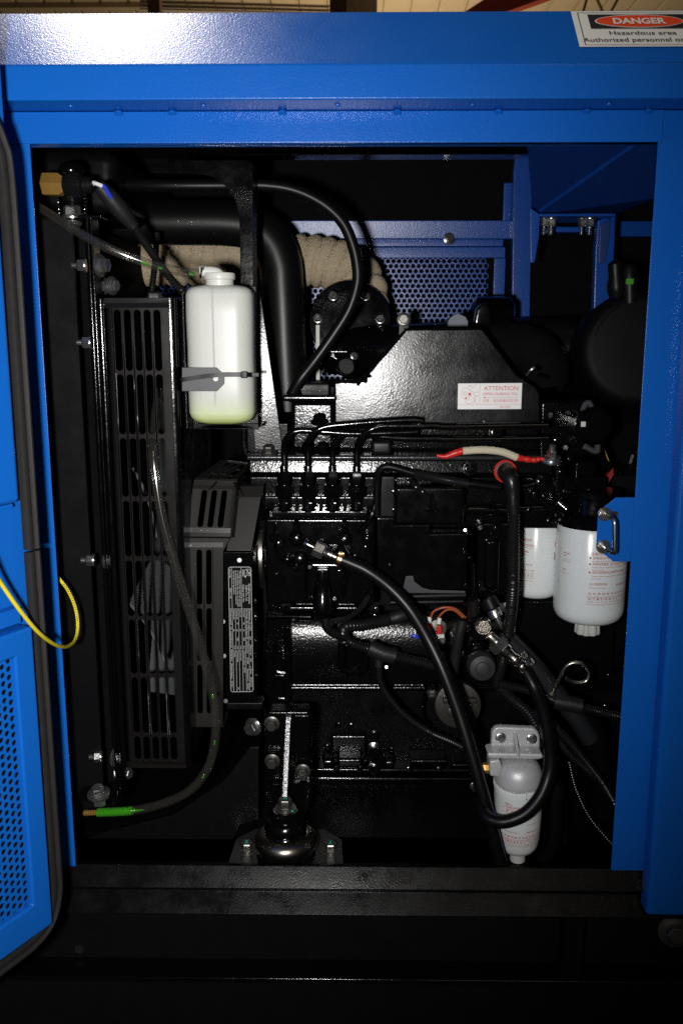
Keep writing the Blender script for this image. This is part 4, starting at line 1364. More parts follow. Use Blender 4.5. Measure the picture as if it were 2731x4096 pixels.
# bosses on the skirt
for px, py, r in ((1550, 1868, 26), (1875, 1874, 30), (2165, 1925, 28)):
    b = B(); b.lathe([(S(.21) * r, -0.03), (S(.21) * r, 0.004), (S(.21) * r * 0.9, 0.007), (S(.21) * r * .4, 0.0075)], P(px, py, 0.213), (0, -1, 0.1), 24)
    mk('boss', b, CAST, eng)
    bolt(eng, P(px, py, 0.2045), (0, -1, 0.15), S(.21) * 13, 0.006, GLOSS)
# tray with the upright triangular gusset
b = B(); b.ppx([(985, 1695), (1150, 1695), (1150, 1812), (1000, 1812), (985, 1798)], 0.240, 0.004)
mk('tray_back', b, PLATE, eng, bevel=0.001)
b = B(); b.tube([P(x, y, 0.232) for x, y in ((978, 1690), (978, 1790), (990, 1815), (1010, 1825), (1160, 1826), (1500, 1828))], 0.0045, 10, res=8)
mk('tray_lip', b, GLOSS, eng)
TN = Vector((0.06, -1, 0.03)).normalized(); TP0 = P(1080, 1600, 0.236)
b = B(); b.prism([PP(x_, y_, TP0, TN) for x_, y_ in ((1030, 1165), (1036, 1160), (1046, 1200), (1132, 1800), (1020, 1800), (1012, 1690))], (0, 0.004, 0))
mk('triangle_gusset', b, PLATE, eng, bevel=0.001)
for px, py in ((1075, 1812), (1275, 1690), (1290, 1805), (1230, 1800)):
    bolt(eng, P(px, py, 0.222), (0, -0.35, 1), 0.0078, 0.009, GLOSS if px != 1075 else DULL, washer=1.5)
# wire clamp on the tubes, junction block
b = B(); b.boxpx(1483, 1762, 1568, 1822, 0.215, 0.25)
mk('clamp_block', b, PLASTIC, eng, bevel=0.006, seg=3)
b = B(); b.boxpx(1962, 1694, 2016, 1772, 0.212, 0.235)
lc = mk('line_clamp', b, GLOSS, eng, bevel=0.003)
b = B(); b.boxpx(1938, 1688, 2024, 1697, 0.212, 0.245)
mk('clamp_lip', b, GLOSS, lc, bevel=0.001)
bolt(lc, P(1985, 1729, 0.211), (0, -1, 0.1), 0.0066, 0.005, GLOSS, washer=1.5)
b = B(); b.cyl(P(1846, 1805, 0.235), (0, -1, 0.1), 0.0055, 0.012, 6)
mk('plug', b, GLOSS, eng)

# engine block side: sheets, round bulge, ribs
xL = P(1050, 2500, YBk).x; xR = P(2700, 2500, YBk).x
b = B(); b.box((xL, YBk, zat(3115, YBk)), (xR, 0.7, zat(1900, YBk)))
mk('crankcase', b, SATIN, eng)
CASTM = mat('block_casting', (0.003, 0.003, 0.0035), 0.2, bump=(280, 1.0, 0.00045), spec=0.6, bump2=(110, 0.2, 0.0006))
prof = [(YBk + 0.01, zat(2436, YBk))]
zc_ = zat(2600, YBk); rr = zat(2440, YBk) - zc_
for k in range(11):
    t = R(80 - 16 * k)
    prof.append((YBk - 0.028 * math.cos(t) - 0.004, zc_ + rr * math.sin(t)))
prof.append((YBk + 0.01, zat(2765, YBk)))
b = B(); b.xprofile(prof, P(1160, 2570, YBk).x, xR)
mk('water_jacket', b, CASTM, eng, angle=60)
for py in (2696, 2709, 2740, 2751):
    for x0, x1 in ((1164, 1520 if py < 2720 else 1530), (1575, 2060)):
        b = B(); b.tube([P(x0, py, YBk - 0.022), P(x1, py, YBk - 0.022)], 0.0014, 8, smooth=False)
        mk('rib', b, CAST, eng)
b = B(); b.boxpx(1162, 2430, 1430, 2436, YBk - 0.03, YBk)
mk('gasket_edge', b, GLOSS, eng, bevel=0.001)
b = B(); b.boxpx(1180, 2412, 1420, 2424, YBk - 0.034, YBk)
mk('pump_shelf', b, GLOSS, eng, bevel=0.002)
# U-shaped raised boss
b = B(); b.tube([P(x, y, YBk - 0.035) for x, y in ((1366, 2560), (1366, 2660), (1378, 2680), (1400, 2688), (1430, 2688), (1452, 2680), (1462, 2660), (1462, 2560))], S(.33) * 16, 10, res=6)
mk('boss_rim', b, CAST, eng)
b = B(); b.boxpx(1380, 2580, 1448, 2668, YBk - 0.034, YBk - 0.01)
mk('boss_pad', b, CAST, eng, bevel=0.002)
# left timing housing edge: bright C-shaped web
b = B(); b.ppx([(1060, 2550), (1070, 2400), (1130, 2400), (1165, 2520), (1165, 2850), (1058, 2850)], YBk - 0.045, 0.05)
mk('timing_housing', b, CAST, eng, bevel=0.003)
b = B(); b.tube([P(x, y, YBk - 0.048) for x, y in ((1146, 2558), (1112, 2566), (1098, 2590), (1096, 2660), (1104, 2684), (1142, 2692))], S(.3) * 9, 8, res=6)
mk('web', b, CAST, eng)
for x0, y0, x1, y1 in ((1122, 2598, 1158, 2612), (1122, 2628, 1150, 2652), (1110, 2790, 1142, 2800), (1092, 2824, 1140, 2836), (1095, 2700, 1142, 2790)):
    b = B(); b.boxpx(x0, y0, x1, y1, YBk - 0.056, YBk - 0.03)
    mk('web_pad', b, CAST, eng, bevel=0.003)
b = B(); b.boxpx(1132, 2520, 1165, 2680, YBk - 0.058, YBk - 0.035)
mk('web_post', b, CAST, eng, bevel=0.008, seg=3)
# machined drum between belt guard and pump
b = B(); b.lathe([(0.05, 0), (0.052, 0.001), (0.052, 0.010), (0.050, 0.011)], P(1035, 2215, 0.31), (1, 0, 0), 64)
mk('drive_drum', b, SHAFT, eng)
b = B(); b.lathe([(0.058, 0), (0.060, 0.002), (0.060, 0.012), (0.056, 0.016)], P(1073, 2230, 0.32), (1, 0, 0), 48)
mk('pump_flange', b, GLOSS, eng)
b = B(); b.lathe([(0.075, 0), (0.078, 0.002), (0.078, 0.010)], P(1000, 2230, 0.33), (1, 0, 0), 48)
mk('gear_cover', b, GLOSS, eng)
# studs between timing cover and pump
for py, l in ((2400, 100), (2464, 175)):
    b = B()
    q = P(1072, py, 0.30)
    b.lathe([(0.004, 0), (0.0065, 0.001), (0.0065, 0.012), (0.004, 0.013), (0.004, S(.3) * l * 0.7), (0.0062, S(.3) * l * 0.72), (0.0062, S(.3) * l)], q, (1, -0.05, 0), 14)
    mk('stud', b, DULL if py == 2400 else GLOSS, eng)
bolt(eng, P(1135, 2400, 0.297), (1, -0.3, 0), 0.007, 0.006, ZINC)
# raised cast characters on the block
b = B()
for t, x, y, w in (('4', 1482, 2836, 22), ('3', 1520, 2834, 22), ('9', 1556, 2834, 24)):
    put_text(b, t, lambda u, v: P(1366 + u - 1366, 2048 - v + 0, YBk - 0.0012), x, 2048 - y - 14, 22, width=w * .7, bold=0.02)
mk('cast_characters', b, GLOSS, eng)
# oil pan rail, pads and pan
b = B(); b.boxpx(1180, 3078, 2400, 3092, YBk - 0.03, YBk + 0.1)
mk('pan_rail', b, GLOSS, eng, bevel=0.0025, seg=3)
b = B(); b.boxpx(1180, 3112, 2300, 3128, YBk - 0.028, YBk + 0.1)
mk('pan_flange', b, GLOSS, eng, bevel=0.003, seg=3)
for x0, x1, y0, y1 in ((1290, 1334, 3040, 3064), (1348, 1450, 3036, 3074), (1536, 1580, 3044, 3070), (1640, 1790, 3040, 3056), (1806, 1880, 3056, 3072)):
    b = B(); b.boxpx(x0, y0, x1, y1, YBk - 0.038, YBk)
    mk('pan_pad', b, CAST, eng, bevel=0.005, seg=3)
b = B(); b.boxpx(1320, 2940, 1470, 3040, YBk - 0.012, YBk)
mk('side_pad', b, CAST, eng, bevel=0.01, seg=3)
bolt(eng, P(1498, 3012, YBk - 0.006), (0, -1, 0.2), 0.011, 0.008, GLOSS, washer=1.7)
bolt(eng, P(1498, 2942, YBk - 0.004), (0, -1, 0.2), 0.006, 0.006, GLOSS)
bolt(eng, P(1498, 3078, YBk - 0.034), (0, -1, 0.2), 0.006, 0.006, GLOSS)
b = B(); b.boxpx(1230, 3128, 2250, 3420, YBk + 0.02, YBk + 0.2)
mk('oil_pan', b, GLOSS, eng, bevel=0.02, seg=4)
b = B(); b.tube(pxpath((1400, 3160, YBk + 0.01), (1550, 3168, YBk + 0.012), (1700, 3200, YBk + 0.02)), 0.0008, 6)
mk('pan_crease', b, SATIN, eng)
# horizontal tubes right of the pump, small pipes
for pts, r, m in ((((2085, 1948), (2135, 1935), (2165, 1915)), 0.006, GLOSS), (((2075, 2033), (2160, 2030), (2240, 2028)), 0.0042, GLOSS), (((1560, 2385), (1660, 2385), (1860, 2380)), 0.007, SATIN), (((1560, 2410), (1700, 2408), (1850, 2405)), 0.005, SATIN),
                  (((1750, 2060), (1850, 2040), (1960, 2040), (2060, 2050)), 0.008, GLOSS), (((2285, 2020), (2330, 1980), (2355, 1955)), 0.003, GLOSS)):
    b = B(); b.tube([P(x, y, 0.235) for x, y in pts], r, 12)
    mk('steel_pipe', b, m, eng)
for i in range(5):
    b = B(); b.lathe([(0.009, 0), (0.0105, 0.001), (0.0105, 0.003), (0.009, 0.004)], P(2230 + i * 7, 2008 + i * 6, 0.228), (0.8, -0.3, -0.55), 16)
    mk('spring_coil', b, GLOSS, eng)
b = B(); b.cyl(P(2285, 2012, 0.24), (0.6, -0.8, 0), 0.013, 0.02, 20, 0.004)
mk('sender', b, GLOSS, eng)
b = B(); b.cyl(P(2350, 2025, 0.235), (0.2, -1, 0), 0.013, 0.02, 20, 0.004)
mk('sender', b, GLOSS, eng)
for x0, y0, x1, y1, ya, m in ((1875, 2010, 1915, 2050, 0.243, CASTM), (1938, 2010, 2018, 2042, 0.243, CASTM), (2120, 1960, 2160, 2010, 0.235, CAST), (2215, 1850, 2260, 1990, 0.24, CAST), (2290, 1845, 2380, 2080, 0.27, CAST), (1900, 2110, 2060, 2380, 0.245, GLOSS), (2060, 2400, 2460, 2700, 0.30, CASTM)):
    b = B(); b.boxpx(x0, y0, x1, y1, ya, ya + 0.08)
    mk('side_casting', b, m, eng, bevel=0.005, seg=3)
b = B(); b.lathe([(S(.24) * 75, 0), (S(.24) * 75, 0.05), (S(.24) * 60, 0.055)], P(2340, 1690, 0.30), (0, -1, 0), 28)
mk('rear_cylinder', b, CAST, eng)
# loop bracket with cable tie at the right end
b = B(); b.tube([P(x, y, 0.262) for x, y in ((2330, 1690), (2330, 1640), (2345, 1612), (2362, 1625), (2378, 1700), (2388, 1790), (2380, 1805), (2335, 1785))], S(.26) * 12, 10)
lb = mk('loop_bracket', b, GREYT, eng)
b = B(); b.tube([P(2296, 1693, 0.252), P(2332, 1697, 0.25), P(2358, 1700, 0.252)], 0.0028, 8)
zt_ = mk('nylon_tie', b, NYLON, lb)
b = B(); b.boxpx(2322, 1686, 2342, 1708, 0.244, 0.25); mk('tie_head', b, NYLON, zt_, bevel=0.001)
b = B(); b.tube([P(2332, 1706, 0.249), P(2322, 1722, 0.249), P(2328, 1744, 0.249)], 0.002, 8); mk('tie_tail', b, NYLON, zt_)
# guard strip right with yellow and red hazard colours
b = B(); b.tube([P(x, y, 0.29) for x, y in ((2358, 1600), (2372, 1680), (2392, 1780), (2412, 1850), (2440, 1870))], 0.007, 10)
gs = mk('pulley_guard', b, GLOSS, eng)
b = B(); b.ppx([(2408, 1775), (2440, 1858), (2432, 1870), (2410, 1850)], 0.296, 0.01); mk('yellow_patch', b, YEL2, gs)
b = B(); b.ppx([(2450, 1868), (2452, 1900), (2405, 1972), (2400, 1960), (2408, 1930)], 0.31, 0.01); mk('red_patch', b, REDP, gs)
b = B(); b.ppx([(2352, 1632), (2362, 1690), (2350, 1690)], 0.3, 0.01); mk('yellow_patch', b, YEL2, gs)
# earth strap terminal stud at the right end of the flange
b = B()
q = P(2204, 1838, 0.200)
b.lathe([(0.013, -0.004), (0.013, 0.0), (0.0125, 0.001), (0.0125, 0.004), (0.008, 0.0045)], q, (0, -0.2, 1), 20)
b.hexa(q + Vector((0, 0, 0.005)), (0, -0.2, 1), 0.0075, 0.008)
b.cyl(q + Vector((0, -0.002, 0.012)), (0, -0.2, 1), 0.005, 0.010, 12, 0.002)
mk('terminal_stud', b, ZINC, eng)

# glow-plug strap: red ends, cream sleeve
gw = thing('heater_strap', 'red cable with cream braided sleeve above the black flange', 'cable', P(1960, 1840, 0.2))
b = B(); b.tube([P(x, y, 0.203) for x, y in ((1746, 1822), (1780, 1826), (1820, 1812), (1858, 1802))], S(.2) * 13, 12, rf=lambda L, i, n: 0.45 + 0.65 * min(1, i / n * 1.6) + 0.06 * math.sin(i * 2.1))
mk('red_sleeve', b, RED, gw)
b = B(); b.tube([P(x, y, 0.201) for x, y in ((1850, 1804), (1900, 1800), (1950, 1800), (2010, 1808), (2066, 1830))], S(.2) * 15.5, 14, res=8)
mk('braided_sleeve', b, CLOTH, gw)
b = B(); b.tube([P(x, y, 0.203) for x, y in ((2062, 1829), (2110, 1838), (2140, 1840), (2160, 1836), (2188, 1838))], S(.2) * 13, 12, rf=lambda L, i, n: (1.05 - 0.5 * (i / n)) + 0.1 * math.sin(i * 1.3))
mk('red_sleeve', b, RED, gw)
b = B(); b.ppx([(2180, 1832), (2200, 1830), (2225, 1840), (2222, 1850), (2190, 1848)], 0.198, 0.006)
mk('ring_terminal', b, STEEL, gw)
# ================================================================ INJECTION PUMP
YI = 0.205
pump = thing('injection_pump', 'black inline fuel injection pump with four upright delivery valves', 'fuel pump', P(1280, 2440, 0.24))
s_ = S(YI)
VX = (1139, 1234, 1330, 1426)
b = B(); b.boxpx(1060, 2072, 1500, 2420, YI + 0.012, YI + 0.10)
mk('pump_body', b, GLOSS, pump, bevel=0.005, seg=3)
b = B(); b.boxpx(1088, 2044, 1470, 2074, YI + 0.004, YI + 0.06)
mk('valve_deck', b, GLOSS, pump, bevel=0.002)
b = B(); b.boxpx(1055, 1985, 1500, 2044, YI + 0.03, YI + 0.10)
mk('valve_rail', b, GLOSS, pump, bevel=0.003)
for vx in VX:
    c = P(vx, 2042, YI + 0.016)
    up = Vector((0, 0, 1))
    b = B(); b.lathe([(s_ * 36, 0), (s_ * 36, s_ * 4), (s_ * 24, s_ * 8), (s_ * 22, s_ * 40), (s_ * 26, s_ * 44), (s_ * 26, s_ * 52), (s_ * 30, s_ * 55), (s_ * 34, s_ * 58)], c, up, 24)
    hv = mk('valve_holder', b, GLOSS, pump)
    b = B(); b.lathe([(s_ * 38, s_ * 58), (s_ * 40, s_ * 62), (s_ * 40, s_ * 98), (s_ * 34, s_ * 106)], c, up, 6, rot=0.5)
    mk('holder_hexagon', b, GLOSS, hv)
    b = B(); b.lathe([(s_ * 26, s_ * 106), (s_ * 26, s_ * 112)], c, up, 20)
    b.lathe([(s_ * 29, s_ * 112), (s_ * 31, s_ * 116), (s_ * 31, s_ * 152), (s_ * 26, s_ * 162)], c, up, 6, rot=0.42 + vx * 0.01)
    b.lathe([(s_ * 24, s_ * 162), (s_ * 22, s_ * 182), (s_ * 15, s_ * 186)], c, up, 18)
    mk('union_nut', b, GLOSS, hv)
    b = B(); b.lathe([(s_ * 10, 0), (s_ * 10, s_ * 26), (s_ * 7, s_ * 30)], c + Vector((s_ * 10, -s_ * 25, s_ * 12)), (0, -0.2, 1), 6)
    mk('clamp_screw', b, GLOSS, hv)
for vx in (1186, 1282, 1378):
    b = B(); b.prism([P(vx - 9, 2072, YI + 0.004), P(vx + 9, 2072, YI + 0.004), P(vx + 2, 1985, YI + 0.02), P(vx - 2, 1985, YI + 0.02)], (0, 0.02, 0))
    mk('valve_web', b, SATIN, pump)
# banjo fittings and plugs on the pump's side
for px, py, r in ((1187, 2152, 33), (1378, 2155, 33), (1098, 2150, 22), (1468, 2152, 24), (1200, 2235, 36), (1150, 2235, 22), (1470, 2140, 16)):
    c = P(px, py, YI + 0.012)
    ax = Vector((0, -1, 0.12))
    b = B(); b.lathe([(s_ * r, 0), (s_ * r, s_ * 10), (s_ * r * 0.8, s_ * 16), (s_ * r * 0.72, s_ * 30), (s_ * r * 0.5, s_ * 34), (s_ * r * .2, s_ * 36)], c, ax, 24)
    mk('pump_plug', b, GLOSS, pump)
for px in (1186, 1378):
    b = B()
    c = P(px, 2128, YI + 0.004)
    b.lathe([(s_ * 14, 0), (s_ * 14, s_ * 8), (s_ * 11, s_ * 10), (s_ * 11, s_ * 20), (s_ * 14, s_ * 22), (s_ * 14, s_ * 34), (s_ * 9, s_ * 38), (s_ * 9, s_ * 50)], c, (0, -0.15, 1), 14)
    mk('vent_screw', b, GLOSS, pump)
# transfer pump hanging below
c = P(1290, 2280, YI - 0.01)
b = B(); b.lathe([(s_ * 20, 0), (s_ * 24, -s_ * 20), (s_ * 24, -s_ * 50), (s_ * 34, -s_ * 62), (s_ * 36, -s_ * 110), (s_ * 40, -s_ * 116), (s_ * 40, -s_ * 165), (s_ * 30, -s_ * 176)], c, (0, 0, 1), 28)
mk('hand_primer', b, GLOSS, pump)
b = B(); b.boxpx(1215, 2240, 1385, 2400, YI + 0.0, YI + 0.02)
mk('transfer_pump', b, GLOSS, pump, bevel=0.012, seg=4)
b = B(); b.boxpx(1172, 2240, 1224, 2290, YI + 0.004, YI + 0.02)
mk('cam_pad', b, CAST, pump, bevel=0.003)
b = B(); b.boxpx(1300, 2182, 1348, 2196, YI + 0.009, YI + 0.013)
pp = mk('type_plate', b, LABB, pump)
b = B()
for i in range(6):
    b.boxpx(1306 + i * 7, 2185, 1310 + i * 7, 2193, YI + 0.0086, YI + 0.0088)
mk('plate_print', b, DULL, pp)
# governor housing to the right
gov = thing('governor_housing', 'big black stop solenoid and governor box right of the injection pump', 'governor', P(1690, 2400, 0.24))
b = B(); b.boxpx(1505, 1905, 1580, 2070, YI + 0.006, YI + 0.1)
mk('governor_neck', b, SATIN, gov, bevel=0.003)
b = B(); b.boxpx(1580, 1948, 1858, 2100, YI - 0.008, YI + 0.1)
mk('upper_cover', b, GLOSS, gov, bevel=0.005, seg=3)
b = B(); b.ppx([(1505, 2070), (1580, 2070), (1580, 2098), (1722, 2098), (1722, 2135), (1870, 2135), (1866, 2360), (1620, 2360), (1510, 2330)], YI + 0.004, 0.1)
mk('lower_cover', b, GLOSS, gov, bevel=0.003)
b = B(); b.ppx([(1608, 2372), (1622, 2306), (1652, 2304), (1656, 2326), (1690, 2352), (1720, 2360), (1860, 2364), (1860, 2374)], YI + 0.002, 0.002)
mk('foot_bracket', b, GREYT, gov, bevel=0.0006)
for px, py in ((1578, 1966), (1578, 2040), (1852, 1970), (1862, 2030), (1875, 2134), (1862, 2214), (1880, 2234), (1864, 2345), (1562, 2262)):
    bolt(gov, P(px, py, YI - 0.002), (0.1, -1, 0.1), s_ * 8, s_ * 8, GLOSS, washer=1.4)
b = B()
c = P(1724, 2045, YI - 0.02)
b.lathe([(s_ * 22, 0), (s_ * 22, s_ * 6), (s_ * 10, s_ * 8), (s_ * 10, s_ * 24), (s_ * 6, s_ * 26), (s_ * 6, s_ * 70)], c, (0, -0.1, 1), 14)
mk('lever_pin', b, GLOSS, gov)
b = B(); b.prism([P(1625, 1918, YI - 0.012), P(1650, 1915, YI - 0.012), P(1745, 2010, YI - 0.02), P(1720, 2035, YI - 0.02)], (0, 0.004, 0))
mk('control_lever', b, MATTE, gov, bevel=0.001)
for px, py in ((1632, 1928), (1662, 1948), (1688, 1966)):
    b = B(); b.cyl(P(px, py, YI - 0.015), (0, -1, 0.1), s_ * 5, 0.003, 12, 0.001)
    mk('lever_rivet', b, DULL, gov)
# lube line on the pump's right
b = B(); b.tube(pxpath((1432, 2130, YI - 0.006), (1468, 2090, YI - 0.012), (1490, 2050, YI - 0.012), (1500, 2010, YI - 0.006)), 0.0035, 10)
tag(mk('oil_line', b, GLOSS), 'short thin black pipe curving up at the right end of the injection pump', 'pipe')
# panel of the oil cooler left of the filters
b = B(); b.ppx([(1908, 2110), (1925, 2090), (2070, 2090), (2075, 2385), (1905, 2385)], 0.222, 0.05)
oc = mk('oil_cooler_cover', b, GLOSS, bevel=0.008, seg=4)
tag(oc, 'black rounded oil cooler cover left of the white filters', 'cover')
b = B(); b.boxpx(1938, 2160, 2000, 2360, 0.213, 0.23)
mk('raised_rib', b, GLOSS, oc, bevel=0.006, seg=3)
b = B(); b.tube(pxpath((1888, 2250, 0.215), (1890, 2330, 0.215), (1893, 2395, 0.215)), 0.0035, 10)
mk('side_rod', b, GLOSS, oc)

# ================================================================ HIGH PRESSURE FUEL LINES
YL = 0.20
lines = [
    ((1139, 1862), (1137, 1800), (1142, 1765), (1165, 1735), (1205, 1722), (1300, 1728), (1420, 1735), (1560, 1732), (1670, 1728)),
    ((1233, 1862), (1231, 1790), (1236, 1760), (1262, 1725), (1310, 1706), (1400, 1696), (1520, 1686), (1640, 1680), (1690, 1686)),
    ((1330, 1862), (1331, 1800), (1340, 1770), (1368, 1744), (1410, 1734), (1500, 1744), (1620, 1754), (1760, 1756), (1780, 1758), (1960, 1758), (2190, 1754)),
    ((1426, 1862), (1428, 1795), (1440, 1760), (1470, 1726), (1520, 1706), (1600, 1704), (1740, 1704), (1778, 1708), (1960, 1705), (2190, 1702))]
ordn = ('leftmost', 'second from left', 'second from right', 'rightmost')
for i, l in enumerate(lines):
    off = (0.0, -0.006, 0.004, -0.004)[i]
    b = B(); b.tube([P(x, y, YL + off + (0.012 if k < 2 else 0.004 if k == 2 else 0)) for k, (x, y) in enumerate(l)], S(YL) * 13.5, 12, res=8)
    tag(mk('fuel_line', b, GLOSS), 'black steel injector line rising from the %s delivery valve' % ordn[i], 'fuel line', 'injector lines above the pump')

# ================================================================ BELT GUARD WITH DATA PLATE
bg_ = thing('belt_guard', 'black slotted belt guard carrying the engine data plate', 'belt guard', P(880, 2900, 0.16))
YQ = 0.150
gp = lambda px, py, y: P(px, py, y)
# upper sloping face with three slots, top face with a slot grid, lower face with two slot columns
def warp_slots(name, quad, nx, rows_, colsx, m, w, parent):
    """quad: TL,TR,BR,BL places; rows_ list of (v0,v1) 0..1; colsx list of u centres 0..1"""
    q = [Vector(p) for p in quad]
    def mp(u, v):
        return q[0].lerp(q[1], u).lerp(q[3].lerp(q[2], u), v)
    asp = ((q[1] - q[0]).length) / ((q[3] - q[0]).length)
    b = B()
    us_ = [0] + [(colsx[i] + colsx[i + 1]) / 2 for i in range(len(colsx) - 1)] + [1]
    us_[0] = colsx[0] - (us_[1] - colsx[0]) if len(colsx) > 1 else colsx[0] - w
    us_[-1] = colsx[-1] + (colsx[-1] - us_[-2]) if len(colsx) > 1 else colsx[0] + w
    vs_ = [rows_[0][0] - 0.012] + [(rows_[i][1] + rows_[i + 1][0]) / 2 for i in range(len(rows_) - 1)] + [rows_[-1][1] + 0.012]
    for j, (v0, v1) in enumerate(rows_):
        for i, cu in enumerate(colsx):
            st = stadium(cu, 0, w, (v1 - v0) / asp, 6)
            st = [(a, (v0 + v1) / 2 + c_ * asp) for a, c_ in st]
            cell_hole(b, (us_[i], vs_[j], us_[i + 1], vs_[j + 1]), st, mp)
    f = lambda u0, v0, u1, v1: b.add([mp(u0, v0), mp(u1, v0), mp(u1, v1), mp(u0, v1)], [(0, 1, 2, 3)])
    f(0, 0, 1, vs_[0]); f(0, vs_[-1], 1, 1); f(0, vs_[0], us_[0], vs_[-1]); f(us_[-1], vs_[0], 1, vs_[-1])
    return mk(name, b, m, parent, solid=0.0016)
warp_slots('upper_face', [P(777, 1922, 0.185), P(947, 1926, 0.185), P(920, 2150, YQ), P(746, 2147, YQ)], 3, [(0.16, 0.83)], [0.28, 0.51, 0.745], BGUARD, 0.135, bg_)
warp_slots('top_face', [P(890, 1838, 0.30), P(1012, 1853, 0.30), P(947, 1924, 0.185), P(777, 1920, 0.185)], 3, [(0.06, 0.36), (0.40, 0.68), (0.74, 0.95)], [0.30, 0.53, 0.76], BGUARD, 0.13, bg_)
warp_slots('lower_face', [P(746, 2152, YQ), P(893, 2152, YQ), P(893, 2905, YQ), P(752, 2905, YQ)], 2, [(0.058, 0.345), (0.362, 0.645), (0.662, 0.93)], [0.35, 0.61], BGUARD, 0.155, bg_)
b = B(); b.prism([P(893, 2152, YQ), P(920, 2152, YQ), P(893, 2205, YQ)], (0, 0.0016, 0))
mk('corner_web', b, BGUARD, bg_)
b = B(); b.prism([P(947, 1925, 0.186), P(1012, 1853, 0.30), P(1012, 2150, 0.30), P(921, 2150, YQ + 0.001)], (0.0015, 0, 0))
mk('guard_side', b, SATIN, bg_)
b = B(); b.tube([P(748, 2149, YQ - 0.0006), P(921, 2150, YQ - 0.0006)], 0.0011, 8, smooth=False)
mk('fold_edge', b, GLOSS, bg_)
b = B(); b.tube([P(741, 2150, YQ - 0.0006), P(752, 2905, YQ - 0.0006)], 0.001, 8, smooth=False)
b.box((P(745, 2500, YQ).x, YQ, zat(2908, YQ, 800)), (P(885, 2500, YQ).x, YQ + 0.05, zat(2903, YQ, 800)))
mk('lower_fold', b, BGUARD, bg_)
# plate carrier: sloped upper part and flat lower part
b = B(); b.prism([P(948, 1960, 0.20), P(1050, 1955, 0.20), P(1005, 2203, 0.165), P(905, 2203, 0.165)], (0, 0.02, 0))
mk('carrier_slope', b, BGUARD, bg_, bevel=0.001)
b = B(); b.prism([P(955, 1945, 0.20), P(1055, 1942, 0.20), P(1048, 1990, 0.185), P(948, 1990, 0.185)], (0, 0.02, 0))
mk('carrier_top', b, BGUARD, bg_, bevel=0.001)
b = B(); b.boxpx(897, 2206, 1017, 2812, 0.163, 0.20)
mk('carrier_plate', b, GLOSS, bg_, bevel=0.0022, seg=3)
b = B(); b.boxpx(905, 2812, 1050, 2840, 0.18, 0.21)
mk('carrier_foot', b, SATIN, bg_, bevel=0.002)
for px, py in ((958, 2240), (897, 2622), (903, 2802), (893, 2485)):
    b = B(); b.cyl(P(px, py, 0.162), (0.1, -1, 0.15), 0.0032, 0.003, 6)
    mk('screw', b, DULL, bg_)
bolt(bg_, P(1043, 2050, 0.22), (1, -0.4, 0), 0.008, 0.007, GLOSS)
# data plate, lettering turned a quarter to the right
YN = 0.1622
nq = [P(914, 2268, YN), P(1004, 2268, YN), P(1013, 2766, YN), P(924, 2767, YN)]     # TL TR BR BL
def npm(u, v, k=1):
    """u 0..500 down the plate, v 0..92 from left (text bottom) to right (text top)"""
    a = nq[0].lerp(nq[3], u / 500); c_ = nq[1].lerp(nq[2], u / 500)
    q = a.lerp(c_, v / 92)
    return Vector((q.x, YN - 0.00025 * k, q.z))
b = B(); b.add([npm(0, 0, 0), npm(500, 0, 0), npm(500, 92, 0), npm(0, 92, 0)], [(0, 1, 2, 3)])
dp_ = mk('data_plate', b, LABB, bg_)
dp_['label'] = 'black engine data plate with silver print turned sideways'
b = B()
rr_ = [(8, 0), (492, 0), (497.6, 2.4), (500, 8), (500, 84), (497.6, 89.6), (492, 92), (8, 92), (2.4, 89.6), (0, 84), (0, 8), (2.4, 2.4)]
ribbon(b, rr_, 1.6, npm, closed=True)
for pts in ([(0, 12.5), (500, 12.5)], [(0, 51.5), (165, 51.5)], [(165, 0), (165, 92)], [(165, 25), (500, 25)], [(165, 38), (500, 38)], [(165, 51.5), (500, 51.5)], [(165, 65), (500, 65)], [(165, 78.5), (500, 78.5)],
            [(238, 65), (238, 92)], [(310, 65), (310, 92)], [(408, 65), (408, 92)], [(334, 12.5), (334, 65)], [(286, 0), (286, 12.5)], [(386, 0), (386, 12.5)]):
    ribbon(b, pts, 1.1, npm)
T = lambda s, u, v, h, w=None: put_text(b, s, npm, u, v, h, width=w, bold=0.0)
T('SS90601', 10, 56, 7.2, 26); T('Dongfeng Cummins', 66, 80, 8.2, 78); T('Engine Co., Ltd.', 72, 69, 8.2, 62); T('Xiangyang, Hubei, China', 68, 57, 6.6, 70)
T('Warning: Injury may result and warranty', 14, 43.5, 6, 142); T('is voided if fuel rate rpm or altitudes', 14, 35, 6, 142); T('exceed published maximum values for', 14, 27, 6, 134); T('this model and application', 14, 18.5, 6, 92)
T('Date of Mfg.', 8, 3.6, 6, 34); T('2025-11-18', 82, 3.6, 6.4, 40)
T('Fuel rate at rated HP', 170, 3.6, 6, 58); T('123', 236, 3.6, 6, 11); T('mm3/stroke', 254, 3.6, 6, 30); T('License No.', 289, 3.6, 6, 32); T('XK06-002-00411', 326, 3.6, 6, 48); T('Emission Standard', 389, 3.6, 6, 56); T('GVCEC 1', 456, 3.6, 6, 28)
for i, (a, c1, c2) in enumerate((('Stand-by kW', '', ''), ('Stand-by kW', '97', '1500'), ('Prime kW', '', ''), ('Prime kW', '87', '1500'))):
    v = 16 + i * 13.2
    T(a, 170, v, 6, 36 if i < 2 else 27); T(c1, 219, v, 6, 8); T('at', 246, v, 6, 8); T(c2, 280, v, 6, 12); T('r/min', 312, v, 6, 14)
